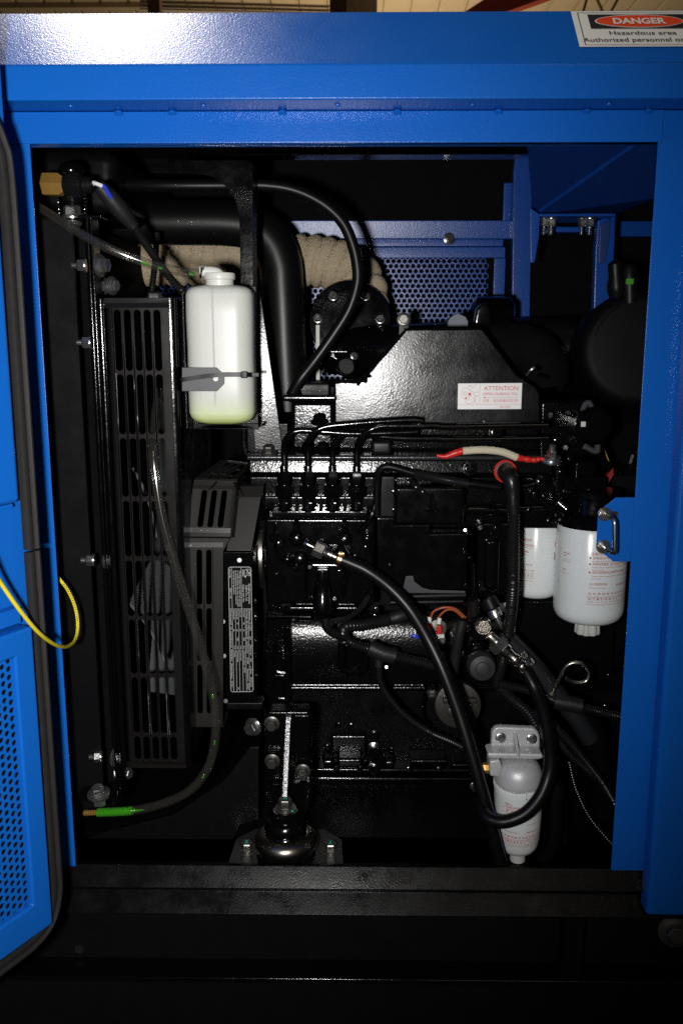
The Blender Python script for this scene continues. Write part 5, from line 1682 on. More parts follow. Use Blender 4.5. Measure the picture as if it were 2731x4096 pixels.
T('Family', 340, 16, 6, 18); T('Power Range', 340, 29, 6, 38); T('kW', 482, 29, 6, 8); T('Cust. Level', 340, 42, 6, 31); T('Exemption Reason', 340, 55.5, 6, 52); T('EXPORT', 400, 55.5, 6, 23)
T('Net Weight  308  kg', 168, 69, 6, 66); T('Displacement  3.9  L', 168, 82, 6, 66); T('Idle Speed  800  r/min', 241, 69, 6, 66); T('CPL', 241, 82, 6, 11); T('5357', 276, 82, 6, 13)
T('Shop Order', 313, 69, 6, 32); T('SO14290', 360, 69, 6, 26); T('Altitude Limit', 313, 82, 6, 38); T('2500', 364, 82, 6, 14); T('m', 396, 82, 5, 5)
T('Engine Serial NO.', 411, 69, 6, 47); T('78358037', 464, 69, 6, 28); T('Model', 411, 82, 6, 16); T('4BTA3.9-G13', 440, 82, 6.2, 40)
for l in ([(8, 74), (9, 86), (16, 90), (22, 88), (34, 90)], [(8, 74), (12, 66), (22, 65), (34, 65)], [(34, 65), (34, 74), (22, 74), (18, 77), (21, 80), (34, 80), (34, 90)], [(10, 76), (30, 89)], [(12, 74), (32, 87)]):
    ribbon(b, l, 1.3, npm)
flat(b, [(35, 66), (40, 66), (40, 71), (35, 71)], npm)
mk('plate_lettering', b, LABW, dp_)

# black shroud below the guard (curved mat)
b = B(); b.prism([P(335, 3360, 0.16), P(420, 3330, 0.16), P(700, 3260, 0.16), P(900, 3120, 0.16), P(1000, 2990, 0.16), P(1035, 2990, 0.16), P(1035, 3280, 0.16), P(960, 3300, 0.16), P(880, 3470, 0.16), P(335, 3470, 0.16)], (0, 0.006, 0))
tag(mk('lower_shroud', b, RUBBER, bevel=0.001), 'dull black rubber shroud below the fan guard', 'shroud')

# ================================================================ ENGINE MOUNT
em = thing('engine_mount', 'black bolted engine foot with vertical rib on a domed rubber mount', 'engine mount', P(1140, 3460, 0.13))
YM = 0.14
s_ = S(YM)
b = B(); b.ppx([(1060, 2860), (1075, 2846), (1232, 2846), (1246, 2858), (1244, 3030), (1246, 3140), (1240, 3230), (1220, 3262), (1180, 3280), (1080, 3270), (1052, 3180), (1058, 3000)], YM + 0.02, 0.03)
mk('foot_plate', b, CAST, em, bevel=0.004, seg=3)
b = B(); b.prism([P(1142, 2866, YM + 0.016), P(1165, 2866, YM + 0.016), P(1163, 2900, YM + 0.012), P(1150, 3190, YM - 0.034), P(1126, 3190, YM - 0.034), P(1140, 2900, YM + 0.012)], (0, 0.05, 0))
mk('rib', b, mat('rough_cast_rib', (0.03, 0.03, 0.032), 0.25, 0.3, bump=(280, 1.0, 0.0006), spec=0.8), em, bevel=0.0012)
for x0, x1, y0 in ((1066, 1124, 3124), (1172, 1240, 3124)):
    b = B(); b.prism([P(x0, y0, YM + 0.014), P(x1, y0, YM + 0.014), P(x1, y0 + 18, YM + 0.004), P(x0, y0 + 18, YM + 0.004)], (0, 0.02, -0.003))
    mk('ledge', b, CAST, em, bevel=0.001)
for x0, x1, y0, y1 in ((1064, 1124, 3000, 3122), (1174, 1240, 2862, 3040)):
    b = B(); b.boxpx(x0, y0, x1, y1, YM + 0.012, YM + 0.03)
    mk('raised_pad', b, CAST, em, bevel=0.003)
for px, py in ((1088, 2892), (1090, 3042), (1212, 3082)):
    bolt(em, P(px, py, YM + 0.012), (-0.05, -1, -0.12), s_ * 24, s_ * 26, DULL, washer=1.38)
c = P(1142, 3236, YM - 0.03)
dn = Vector((0, 0, -1))
b = B(); b.lathe([(s_ * 44, 0), (s_ * 44, s_ * 7), (s_ * 34, s_ * 8), (s_ * 34, s_ * 16), (s_ * 30, s_ * 17)], c, (0, -0.12, 1), 32)
b.hexa(c + Vector((0, -0.001, s_ * 16)), (0, -0.12, 1), s_ * 29, s_ * 36)
cb = mk('centre_bolt', b, DULL, em)
def prf(l):
    return [(s_ * r, s_ * h) for r, h in l]
b = B(); b.lathe(prf([(52, 0), (52, 6), (60, 14), (62, 34), (56, 38), (58, 42), (76, 48), (86, 62), (88, 84), (80, 92), (86, 98), (90, 112)]), c, dn, 40)
mk('rubber_cone', b, GLOSS, em)
b = B(); b.lathe(prf([(84, 100), (96, 100), (112, 106), (124, 116), (132, 130), (134, 146), (128, 162), (118, 172), (112, 174)]), c, dn, 56)
mk('steel_dome', b, CHROME, em)
b = B(); b.lathe(prf([(112, 176), (114, 200), (122, 206), (122, 214)]), c, dn, 48)
mk('lower_ring', b, GLOSS, em)
for k in range(30):
    t = 2 * math.pi * k / 30
    q = c + dn * s_ * 206 + Vector((math.cos(t), math.sin(t), 0)) * s_ * 119
    b = B(); b.ball(q, s_ * 5, 8)
    mk('clinch_tooth', b, GLOSS, em)
zpl = (c + dn * s_ * 214).z
cx_ = c.x; cy_ = c.y
def pl(dx, dy):
    return (cx_ + dx * s_, cy_ + dy * s_, zpl)
b = B(); b.prism([pl(-235, -40), pl(-225, 130), pl(-150, 210), pl(150, 210), pl(230, 130), pl(240, -40), pl(200, -60), pl(60, -125), pl(-60, -125), pl(-195, -60)], (0, 0, -0.004))
mk('base_flange', b, mat('flange_black_zinc', (0.05, 0.05, 0.05), 0.3, 0.5, bump=(200, 0.4, 0.0006)), em, bevel=0.001)
for px, py in ((986, 3405), (1322, 3410)):
    q = Vector((P(px, py, cy_).x, cy_ + 0.012, zpl))
    b = B(); b.lathe([(s_ * 42, 0), (s_ * 42, s_ * 5), (s_ * 30, s_ * 6), (s_ * 30, s_ * 15), (s_ * 27, s_ * 16)], q, (0, -0.1, 1), 28)
    b.hexa(q + Vector((0, -0.001, s_ * 15)), (0, -0.1, 1), s_ * 26, s_ * 30)
    bo = mk('bolt', b, DULL, em)
    b = B(); b.box(q + Vector((-s_ * 6, -s_ * 18, s_ * 45.5)), q + Vector((s_ * 3, s_ * 4, s_ * 46.4)))
    mk('paint_mark', b, TEAL, bo)
b = B(); b.box(c + Vector((-s_ * 8, -s_ * 14, s_ * 52.5)), c + Vector((s_ * 8, s_ * 2, s_ * 53.5)))
mk('paint_mark', b, TEAL, cb)
b = B(); b.box(c + Vector((s_ * 26, -s_ * 36, s_ * 8)), c + Vector((s_ * 36, -s_ * 30, s_ * 13)))
mk('paint_mark', b, TEAL, cb)
bolt(eng, P(1015, 2905, 0.26), (-0.5, -1, 0), 0.011, 0.010, ZINC, washer=1.3)

# ================================================================ WHITE SPIN-ON FILTERS
def filt(name, label, px, yc, r_px, py_top, py_bot, chamf=46):
    s = S(yc)
    cx = P(px, (py_top + py_bot) / 2, yc).x
    z1 = zat(py_top, yc - s * r_px, px); z0 = zat(py_bot, yc - s * r_px * 0.5, px)
    t = thing(name, label, 'filter', (cx, yc, z0))
    Rr = s * r_px
    h = z1 - z0
    pr = [(Rr * 0.30, 0.0), (Rr * 0.62, 0.0012), (Rr * 0.80, Rr * 0.07), (Rr * 0.92, Rr * 0.17), (Rr * 0.985, Rr * 0.32), (Rr, Rr * 0.45), (Rr, h - Rr * 0.20), (Rr * 0.985, h - Rr * 0.17), (Rr * 0.985, h - Rr * 0.06), (Rr * 0.95, h)]
    b = B(); b.lathe(pr, (cx, yc, z0), (0, 0, 1), 72)
    body = mk('canister', b, WHITE, t)
    b = B(); b.lathe([(Rr * 0.96, 0.0004), (Rr * 0.97, 0.006), (Rr * 0.9, 0.012), (Rr * 0.72, 0.02), (Rr * 0.70, 0.04), (Rr * 0.74, 0.042), (Rr * 0.74, 0.05)], (cx, yc, z1), (0, 0, 1), 48)
    mk('filter_head', b, GLOSS, t)
    return t, body, cx, yc, Rr, z0, z1
def cylmap(cx, yc, Rr, a0, dirn=None):
    """x along the arc from angle a0 (0 = facing the camera side, positive to the right), y = height"""
    def f(x, y):
        a = a0 + x / Rr
        return Vector((cx + (Rr + 0.0003) * math.sin(a), yc - (Rr + 0.0003) * math.cos(a), y))
    return f
f1, f1b, cx, yc, Rr, z0, z1 = filt('fuel_filter', 'large white fuel filter with red print beside the right jamb', 2357, 0.235, 139, 2128, 2500)
zz = lambda py: zat(py, yc - Rr, 2357)
b = B()
n = 12
pr = []
c = Vector((cx, yc - 0.002, z0 - 0.001))
for i in range(48):
    pass
secs = []
for h, k in ((0, 1.0), (-0.004, 1.0), (-0.017, 1.04), (-0.0185, 0.98)):
    ring = []
    for i in range(64):
        t = 2 * math.pi * i / 64
        rr = (0.0168 + 0.0011 * math.tanh(3 * math.sin(9 * t))) * k
        ring.append(c + Vector((rr * math.cos(t), rr * math.sin(t), h)))
    secs.append(ring)
loft(b, secs)
mk('drain_knob', b, NYLON, f1)
vang = math.atan2(cx - CAM.x, yc - CAM.y)            # direction to the camera seen from the filter
def angx(px, py=2300):
    """angle round the can for a photo column"""
    d_ = ray(px, py); o_ = CAM - Vector((cx, yc, 0))
    A = d_.x ** 2 + d_.y ** 2; Bq = 2 * (o_.x * d_.x + o_.y * d_.y); C = o_.x ** 2 + o_.y ** 2 - Rr ** 2
    disc = max(0, Bq * Bq - 4 * A * C)
    t = (-Bq - math.sqrt(disc)) / (2 * A)
    q = o_ + d_ * t
    return math.atan2(q.x, -q.y)
a_l = angx(2350)
b = B()
mpf = cylmap(cx, yc, Rr, a_l)
k_ = S(yc - Rr)
def row(s, py, hpx, u=0, wpx=None, bold=0.0, sp=1.0):
    put_text(b, s, mpf, u * k_, zz(py), hpx * k_, width=(wpx * k_ if wpx else None), bold=bold, spacing=sp)
row('注意Note!', 2222, 10.5, 8, 62, 0.008)
row('安装前应将清洁燃油加满', 2237, 9, 15, 150, 0.006); row('Prefill clean fuel before installation', 2249, 6, 15, 150, 0.004)
row('按照保养要求, 定时排放滤清器底部积水', 2262, 9, 15, 190, 0.006); row('Drain water regularly according to maintenance', 2273, 6, 15, 190, 0.004); row('requirements', 2283, 6, 15, 45, 0.004)
row('请按保养要求定期更换滤清器', 2295, 9, 15, 150, 0.006); row('Please regular replace filter according to requirement', 2308, 6, 15, 200, 0.004); row('of service', 2318, 6, 15, 36, 0.004)
row('24小时服务热线', 2342, 9.5, 6, 72, 0.006); row('400-880-9119', 2348, 9.5, 120, 76, 0.008); row('24h service hotline', 2355, 6, 6, 66, 0.004)
row('东 风 康 明 斯 发 动 机 有 限 公 司', 2380, 8, 4, 215, 0.006); row('Dongfeng Cummins Engine Co.,Ltd', 2391, 6.5, 2, 215, 0.004, 1.1)
row('湖 北 襄 阳 高 新 技 术 产 业 开 发 区', 2401, 8, 3, 215, 0.006); row('High and New Technology Industrial', 2411, 6.5, 1, 215, 0.004, 1.1); row('Development Zone Xiang Yang,Hubei', 2421, 6.5, 0, 215, 0.004, 1.1)
for py in (2237, 2262, 2295):
    flat(b, [(2 * k_, zz(py + 0)), (9 * k_, zz(py + 0)), (9 * k_, zz(py - 7.5)), (2 * k_, zz(py - 7.5))], mpf)
u0 = (angx(2250) - a_l) * Rr / k_
row('逆时针拧松放水', 2232, 7, u0, 32, 0.01); row('放水', 2241, 7, u0, 16, 0.01); row('Unscrew 3 Turns', 2255, 5.5, u0, 36); row('To Drain Water', 2264, 5.5, u0, 36)
row('锁紧', 2299, 7, u0 - 2, 18, 0.01); row('Tighten 3 Turns', 2311, 5.5, u0 - 2, 36)
mk('red_print', b, INKD, f1b)
b = B()
u0 = (angx(2236) - a_l) * Rr / k_
mpk = lambda x, y: mpf(x * k_, zz(y))
for l in ([(u0 + 4, 2215), (u0 + 8, 2212), (u0 + 8, 2220)], [(u0 - 2, 2228), (u0 - 4, 2240), (u0, 2244), (u0 - 2, 2252)], [(u0 + 2, 2304), (u0 + 6, 2304), (u0 + 5, 2312)], [(u0, 2318), (u0 + 3, 2324)], [(u0 - 5, 2336), (u0 - 8, 2352), (u0 - 3, 2358), (u0 - 1, 2344)]):
    ribbon(b, l, 1.1, mpk)
mk('pictogram', b, mat('brown_ink', (0.12, 0.06, 0.06), 0.5), f1b)

f2, f2b, cx, yc, Rr, z0, z1 = filt('oil_filter', 'smaller white filter behind the corrugated cable', 2141, 0.30, 94, 2108, 2394)
zz = lambda py: zat(py, yc - Rr, 2141)
k_ = S(yc - Rr)
a_l = angx(2072)
mpf = cylmap(cx, yc, Rr, a_l)
b = B()
row('先加满滤清器。', 2166, 7.5, 4, 52, 0.006); row('before installation', 2172, 4.5, 0, 44); row('选择符合标准的燃油。', 2188, 7.5, 0, 66, 0.006); row('meet national emission', 2196, 4.5, 0, 62)
row('更换滤清器。', 2214, 7.5, 8, 36, 0.006); row('according to', 2224, 5, 8, 34); row('400-880-9119', 2266, 8, -16, 76, 0.006)
row('有 限 公 司', 2289, 7, 8, 58, 0.006); row('Engine Co.,Ltd', 2298, 5.5, 8, 58); row('业 开 发 区', 2309, 7, 8, 58, 0.006); row('y Industrial', 2318, 5.5, 8, 58); row('Yang,Hubei', 2328, 5.5, 8, 58)
mk('red_print', b, INKD, f2b)
b = B()
ac_ = (angx(2226, 2200) - a_l) * Rr / k_
mpk = lambda x, y: mpf(x * k_, zz(y))
u1 = (angx(2213) - a_l) * Rr / k_
circ = [(u1 + 26 + 26 * math.cos(t), 2178 + 26 * math.sin(t)) for t in [2 * math.pi * i / 40 for i in range(40)]]
ribbon(b, circ, 3, mpk, closed=True)
flat(b, [(u1 + 6, 2188), (u1 + 14, 2166), (u1 + 22, 2158), (u1 + 24, 2192), (u1 + 14, 2180)], mpk)
put_text(b, 'DFM', lambda x, y: mpf(x * k_, zz(-y)), u1 - 3, -2242, 27, width=70, bold=0.05)
mk('red_emblem', b, mat('emblem_red', (0.5, 0.02, 0.015), 0.4), f2b)

# ================================================================ FUEL-WATER SEPARATOR
YW = 0.10
sp_ = thing('water_separator', 'white pre-filter can under a cast aluminium head near the sill', 'filter', P(2085, 3470, YW))
s_ = S(YW)
b = B(); b.ppx([(1962, 3010), (1966, 2930), (1978, 2912), (1995, 2908), (2135, 2914), (2150, 2926), (2158, 2945), (2160, 3010)], YW + 0.012, 0.012)
mk('head_bracket', b, ALU, sp_, bevel=0.003, seg=3)
b = B(); b.ppx([(1950, 3012), (2170, 3016), (2172, 3036), (2150, 3040), (1990, 3036), (1950, 3032)], YW - 0.012, 0.03)
mk('head_shoulder', b, ALU, sp_, bevel=0.003, seg=3)
c = P(2072, 3118, YW)
ax = Vector((0.045, 0.10, -1)).normalized()
b = B(); b.lathe([(s_ * 100, 0.0), (s_ * 101, -s_ * 12), (s_ * 99, -s_ * 20), (s_ * 94, -s_ * 50), (s_ * 80, -s_ * 78), (s_ * 60, -s_ * 92), (s_ * 30, -s_ * 98), (s_ * 4, -s_ * 100)], c, ax, 48)
mk('cast_head', b, ALU, sp_)
b = B(); b.ppx([(1956, 3045), (2000, 3040), (2008, 3070), (1998, 3108), (1958, 3106)], YW - 0.016, 0.03)
mk('port_boss', b, ALU, sp_, bevel=0.003)
b = B(); b.lathe([(s_ * 16, 0), (s_ * 22, 0.002), (s_ * 22, 0.010), (s_ * 16, 0.014)], P(1958, 3072, YW - 0.002), (-1, 0, 0), 6)
mk('brass_fitting', b, BRASS, sp_)
b = B(); b.prism([P(2052, 2932, YW + 0.010), P(2066, 2932, YW + 0.010), P(2078, 3030, YW - 0.022), P(2068, 3034, YW - 0.022)], (0, 0.02, 0))
mk('head_rib', b, ALU, sp_, bevel=0.001)
for px, py in ((2001, 2950), (2125, 2955)):
    bolt(sp_, P(px, py, YW + 0.0115), (0, -1, 0.2), s_ * 16, s_ * 14, ZINC, washer=1.4, stud=0.004)
b = B()
L_ = 342
b.lathe([(s_ * 103, s_ * 2), (s_ * 105, s_ * 8), (s_ * 105, s_ * 14), (s_ * 102, s_ * 17), (s_ * 103, s_ * 22), (s_ * 102, s_ * 34), (s_ * 98, s_ * 170), (s_ * 92, s_ * 262), (s_ * 87, s_ * 300), (s_ * 78, s_ * 322), (s_ * 60, s_ * 334), (s_ * 40, s_ * 338)], c, ax, 56)
can = mk('canister', b, WHITE, sp_)
b = B(); b.lathe([(s_ * 34, s_ * 336), (s_ * 33, s_ * 395)], c, ax, 24)
mk('drain_spout', b, NYLON, sp_)
def cmap(x, y):
    """x px along the arc from the camera side, y px down the can"""
    rr = s_ * (103 - max(0, y - 22) * 0.04 - max(0, y - 200) * 0.025) + 0.0006
    a = x * s_ / rr
    f_ = Vector((0, -1, 0)); f_ = (f_ - ax * f_.dot(ax)).normalized(); r_ = ax.cross(f_)
    r_ = r_ if r_.x > 0 else -r_
    return c + ax * (y * s_) + (f_ * math.cos(a) + r_ * math.sin(a)) * rr
b = B()
def crow(s, y, h, x, w, bold=0.006):
    put_text(b, s, lambda u, v: cmap(u, -v), x, -y, h, width=w, bold=bold)
crow('注意Note', 62, 9, -78, 36); crow('安装前应将清洁的燃油加满', 76, 9, -70, 118); crow('Prefill clean fuel before installation', 85, 6, -70, 118); crow('请使用符合国家标准的燃油', 97, 9, -70, 118); crow('Please use fuel according to', 106, 6, -70, 110); crow('regulations', 116, 6, -70, 34)
crow('请按保养要求更换滤清器', 128, 9, -70, 90); crow('24h service hotline', 196, 7, -74, 56); crow('400-880-9119', 196, 8, 18, 62); crow('maintenance', 158, 6, 20, 46)
crow('东 风 康 明 斯 发 动 机 有 限 公 司', 222, 9, -92, 178); crow('Dongfeng Cummins Engine Co.,Ltd', 232, 6.5, -88, 172); crow('湖 北 襄 阳 高 新 技 术 产 业 开 发 区', 246, 9, -90, 172); crow('High and New Technology Industrial', 256, 6.5, -84, 160); crow('Development Zone Xiang Yang,Hubei', 266, 6.5, -84, 160)
mk('red_print', b, INKD, can)
b = B()
for x0, y0, x1, y1 in ((14, 6, 18, 16), (14, 22, 18, 30), (62, 22, 74, 30), (-84, 78, -80, 82), (-84, 99, -80, 103), (-84, 122, -80, 126)):
    flat(b, [(x0, y0), (x1, y0), (x1, y1), (x0, y1)], cmap)
mk('black_mark', b, INKB, can)
bolt(sp_, P(1898, 3146, YW + 0.05), (0, -1, 0), 0.006, 0.004, STAIN, washer=1.3)
bolt(sp_, P(2208, 3132, YW + 0.03), (1, -0.6, 0), 0.006, 0.006, BRASS, washer=1.3)

# ================================================================ FUEL HOSES
YX = 0.15
s_ = S(YX)
# hose A from pump banjo to the bottom
ha = thing('fuel_supply_hose', 'long black fuel hose sweeping from the pump fitting down past the separator', 'hose', P(1760, 3300, 0.1))
fp = [P(1218, 2172, 0.165), P(1385, 2248, 0.155)]
dv = (fp[1] - fp[0]); Lf = dv.length
u_ = dv.normalized()
b = B(); b.lathe([(s_ * 18, 0), (s_ * 20, s_ * 8), (s_ * 12, s_ * 12), (s_ * 11, s_ * 40), (s_ * 15, s_ * 42)], fp[0], u_, 16)
mk('banjo_stem', b, STEEL, ha)
b = B(); b.lathe([(s_ * 30, s_ * 44), (s_ * 34, s_ * 48), (s_ * 34, s_ * 84), (s_ * 28, s_ * 90)], fp[0], u_, 6)
mk('swivel_nut', b, ZINC, ha)
b = B(); b.lathe([(s_ * 24, s_ * 90), (s_ * 26, s_ * 104), (s_ * 22, s_ * 106), (s_ * 22, s_ * 112), (s_ * 27, s_ * 114), (s_ * 27, s_ * 124), (s_ * 20, s_ * 128), (s_ * 20, s_ * 150)], fp[0], u_, 24)
mk('ferrule', b, STEEL, ha)
b = B(); b.lathe([(s_ * 24, s_ * 148), (s_ * 29, s_ * 150), (s_ * 29, s_ * 166), (s_ * 24, s_ * 168)], fp[0], u_, 24, caps=False)
cl = mk('hose_clip', b, GOLD, ha, solid=0.0008)
b = B(); b.boxpx(1352, 2212, 1378, 2226, 0.145, 0.152); mk('clip_ear', b, GOLD, cl, bevel=0.001)
b = B(); b.tube(pxpath((1345, 2230, 0.157), (1400, 2252, 0.154), (1470, 2285, 0.15), (1560, 2352, 0.145), (1640, 2440, 0.135), (1710, 2555, 0.125), (1770, 2680, 0.11), (1830, 2840, 0.095), (1880, 3000, 0.08), (1925, 3160, 0.068), (1962, 3300, 0.062), (1998, 3440, 0.06), (2030, 3560, 0.06)), s_ * 27, 16, res=8)
mk('rubber_hose', b, RUBBER, ha)
# hose B with the fitting at the lift pump, loop in front of the separator
hb = thing('fuel_return_hose', 'black fuel hose from the chromed fitting looping in front of the separator', 'hose', P(2150, 3280, 0.05))
fp = [P(1955, 2540, 0.150), P(2075, 2655, 0.145)]
s_ = S(YX) * 1.15
u_ = (fp[1] - fp[0]).normalized()
b = B(); b.lathe([(s_ * 16, 0), (s_ * 18, s_ * 6), (s_ * 18, s_ * 30), (s_ * 22, s_ * 33)], fp[0], u_, 16)
mk('banjo_stem', b, STAIN, hb)
b = B(); b.lathe([(s_ * 34, s_ * 30), (s_ * 38, s_ * 34), (s_ * 38, s_ * 62), (s_ * 34, s_ * 66)], fp[0], u_, 6)
mk('swivel_nut', b, ZINC, hb)
b = B(); b.lathe([(s_ * 28, s_ * 66), (s_ * 28, s_ * 84), (s_ * 22, s_ * 86), (s_ * 20, s_ * 110), (s_ * 21, s_ * 112), (s_ * 21, s_ * 150)], fp[0], u_, 24)
mk('ferrule', b, STEEL, hb)
for k in (118, 152):
    b = B(); b.lathe([(s_ * 24, s_ * k), (s_ * 25, s_ * (k + 2)), (s_ * 25, s_ * (k + 22)), (s_ * 24, s_ * (k + 24))], fp[0], u_, 24)
    hc_ = mk('hose_clip', b, STEEL, hb)
    q = fp[0] + u_ * s_ * (k + 12)
    sd = Vector((0.72, -0.35, 0.6)).normalized()
    b = B(); b.cyl(q + sd * s_ * 20, sd, s_ * 9, s_ * 14, 12)
    b.hexa(q + sd * s_ * 34, sd, s_ * 13, s_ * 12)
    mk('clip_screw', b, STEEL, hc_)
s_ = S(YX)
b = B(); b.tube(pxpath((2062, 2640, 0.147), (2100, 2685, 0.145), (2140, 2760, 0.135), (2172, 2850, 0.11), (2192, 2950, 0.085), (2200, 3040, 0.062), (2190, 3110, 0.048), (2160, 3185, 0.04), (2105, 3250, 0.036), (2040, 3282, 0.036), (1985, 3286, 0.04), (1940, 3262, 0.05), (1915, 3200, 0.075)), s_ * 26, 16, res=8)
mk('rubber_hose', b, RUBBER, hb)
b = B(); b.tube(pxpath((2225, 3130, 0.10), (2222, 3200, 0.10), (2222, 3300, 0.105), (2205, 3390, 0.11), (2150, 3460, 0.12)), s_ * 26, 14, res=6)
tag(mk('separator_outlet_hose', b, RUBBER), 'black hose hanging right of the separator can', 'hose')
b = B(); hollow(b, pxpath((2181, 2976, 0.072), (2184, 2978, 0.085), (2200, 3000, 0.12)), s_ * 22, s_ * 10, 18)
tag(mk('open_hose_end', b, MATTE), 'cut open end of a black hose beside the separator head', 'hose')

# ================================================================ LIFT PUMP CLUSTER
lp_ = thing('lift_pump', 'fuel lift pump with hexagon banjo bolt above a black rubber cap', 'fuel pump', P(1920, 2750, 0.2))
YU = 0.172
s_ = S(YU)
c = P(1918, 2510, YU)
ax = Vector((0.0, -1, 0.1)).normalized()
b = B(); b.lathe([(s_ * 46, -0.03), (s_ * 52, -0.004), (s_ * 52, 0.002), (s_ * 46, 0.006), (s_ * 40, 0.007), (s_ * 38, 0.012)], c, ax, 36)
mk('banjo_ring', b, GLOSS, lp_)
b = B(); b.lathe([(s_ * 34, 0.010), (s_ * 34, 0.012), (s_ * 30, 0.0135)], P(1928, 2500, YU), ax, 28)
b.hexa(P(1930, 2500, YU - 0.012), ax, s_ * 30, 0.010)
mk('banjo_bolt', b, mat('etched_bolt_head', (0.30, 0.27, 0.23), 0.32, 0.9, bump=(500, 1.0, 0.0008)), lp_)
c = P(1922, 2660, YU)
b = B(); b.lathe([(s_ * 66, -0.04), (s_ * 66, -0.002), (s_ * 62, 0.0)], c, ax, 40)
mk('pump_body', b, GLOSS, lp_)
b = B(); b.lathe([(s_ * 58, 0.0), (s_ * 57, 0.012), (s_ * 50, 0.018), (s_ * 29, 0.020), (s_ * 27, 0.022), (s_ * 24, 0.0225), (s_ * 3, 0.0225)], c, ax, 40)
mk('rubber_cap', b, mat('cap_rubber', (0.022, 0.022, 0.023), 0.55, bump=(400, 0.2, 0.0002)), lp_)
b = B(); b.boxpx(1882, 2570, 1935, 2625, YU + 0.006, YU + 0.02)
mk('ear', b, GLOSS, lp_, bevel=0.004, seg=3)
b = B(); b.cyl(P(1895, 2400, YU + 0.01), (0, 0.0, -1), s_ * 26, 0.04, 20)
mk('neck', b, GUARD, lp_)
# small pressure sensor up right of it
ps = thing('pressure_sensor', 'small zinc pressure sender with black plug right of the lift pump', 'sensor', P(1990, 2500, 0.2))
q0 = P(1950, 2395, 0.19); q1 = P(2002, 2505, 0.18)
u_ = (q1 - q0).normalized(); s_ = S(.19)
b = B(); b.lathe([(s_ * 36, 0), (s_ * 36, s_ * 40), (s_ * 30, s_ * 46)], q0, u_, 24)
mk('plug', b, PLASTIC, ps)
b = B(); b.lathe([(s_ * 25, s_ * 46), (s_ * 27, s_ * 50), (s_ * 27, s_ * 80), (s_ * 22, s_ * 84), (s_ * 12, s_ * 86), (s_ * 12, s_ * 104), (s_ * 6, s_ * 122)], q0, u_, 20)
mk('sender_body', b, ZINC, ps)
b = B(); b.lathe([(s_ * 14, 0), (s_ * 20, s_ * 3), (s_ * 20, s_ * 24), (s_ * 8, s_ * 26)], P(2002, 2430, 0.18), (0.8, -0.5, 0.3), 6)
mk('side_nut', b, ZINC, ps)
# oil filler cap disc with bar handle
oc2 = thing('oil_filler_cap', 'round dark metal oil cap with a raised bar handle', 'cap', P(1830, 2915, 0.24))
c = P(1830, 2820, 0.25); s_ = S(0.25)
ax = Vector((-0.05, -1, 0.14)).normalized()
b = B(); b.lathe([(s_ * 92, -0.03), (s_ * 97, -0.006), (s_ * 97, 0.0), (s_ * 93, 0.003), (s_ * 84, 0.0035), (s_ * 10, 0.004)], c, ax, 48)
cpd = mk('cap_disc', b, GREYM, oc2)
b = B(); b.boxpx(1772, 2798, 1906, 2818, 0.236, 0.25)
mk('handle_bar', b, GREYM, cpd, bevel=0.0015)
b = B(); b.lathe([(s_ * 24, 0.004), (s_ * 20, 0.006), (s_ * 4, 0.007)], P(1808, 2845, 0.25), ax, 20)
mk('centre_dimple', b, GREYM, cpd)
b = B(); b.boxpx(1868, 2838, 1904, 2900, 0.238, 0.25); mk('raised_pad', b, GREYM, cpd, bevel=0.001)
# bolt at upper left of cap
b = B(); b.lathe([(0.008, 0), (0.009, 0.002), (0.009, 0.012), (0.006, 0.014)], P(1718, 2735, 0.27), (0, -0.6, -1), 16)
mk('drain_plug', b, GLOSS, oc2)
bolt(oc2, P(1725, 2768, 0.25), (0, -0.8, -0.8), 0.006, 0.007, ZINC, washer=1.3)

# stop solenoid with red/white spade terminals
so = thing('stop_solenoid', 'steel solenoid end with white sleeved red spade terminals', 'solenoid', P(1745, 2580, 0.2))
c = P(1748, 2512, 0.205); s_ = S(.2)
b = B(); b.lathe([(s_ * 42, -0.05), (s_ * 44, -0.004), (s_ * 42, 0.0), (s_ * 36, 0.003), (s_ * 10, 0.004)], c, (0.1, -1, 0.1), 32)
mk('end_cap', b, SHAFT, so)
for x0, y0 in ((1716, 2478), (1755, 2482)):
    b = B(); b.tube(pxpath((x0 + 2, y0 - 10, 0.19), (x0 - 1, y0 + 14, 0.188)), s_ * 9, 10, smooth=False); mk('white_sleeve', b, WHITEW, so)
    b = B(); b.boxpx(x0 - 8, y0 + 22, x0 + 10, y0 + 56, 0.183, 0.19); mk('red_terminal', b, RED, so, bevel=0.001)
bolt(so, P(1763, 2560, 0.195), (0.1, -1, 0.2), s_ * 12, s_ * 12, ZINC, washer=1.5, stud=0.006)
b = B(); b.boxpx(1742, 2538, 1776, 2552, 0.19, 0.198); mk('insulator', b, NYLON, so)
for dy, x1 in ((0, 1860), (8, 1850)):
    b = B(); b.tube(pxpath((1722 + dy * 4, 2470, 0.188), (1735 + dy * 4, 2445 + dy, 0.185), (1775 + dy * 2, 2430 + dy, 0.183), (1820, 2436 + dy, 0.185), (x1, 2470, 0.19)), s_ * 4.5, 8); mk('brown_wire', b, ORNG, so)
b = B(); b.tube(pxpath((1644, 2538, 0.2), (1660, 2545, 0.198), (1672, 2550, 0.2)), s_ * 7, 8)
tag(mk('blue_wire', b, BLUEW), 'short blue wire end behind the big fuel hose', 'wire')

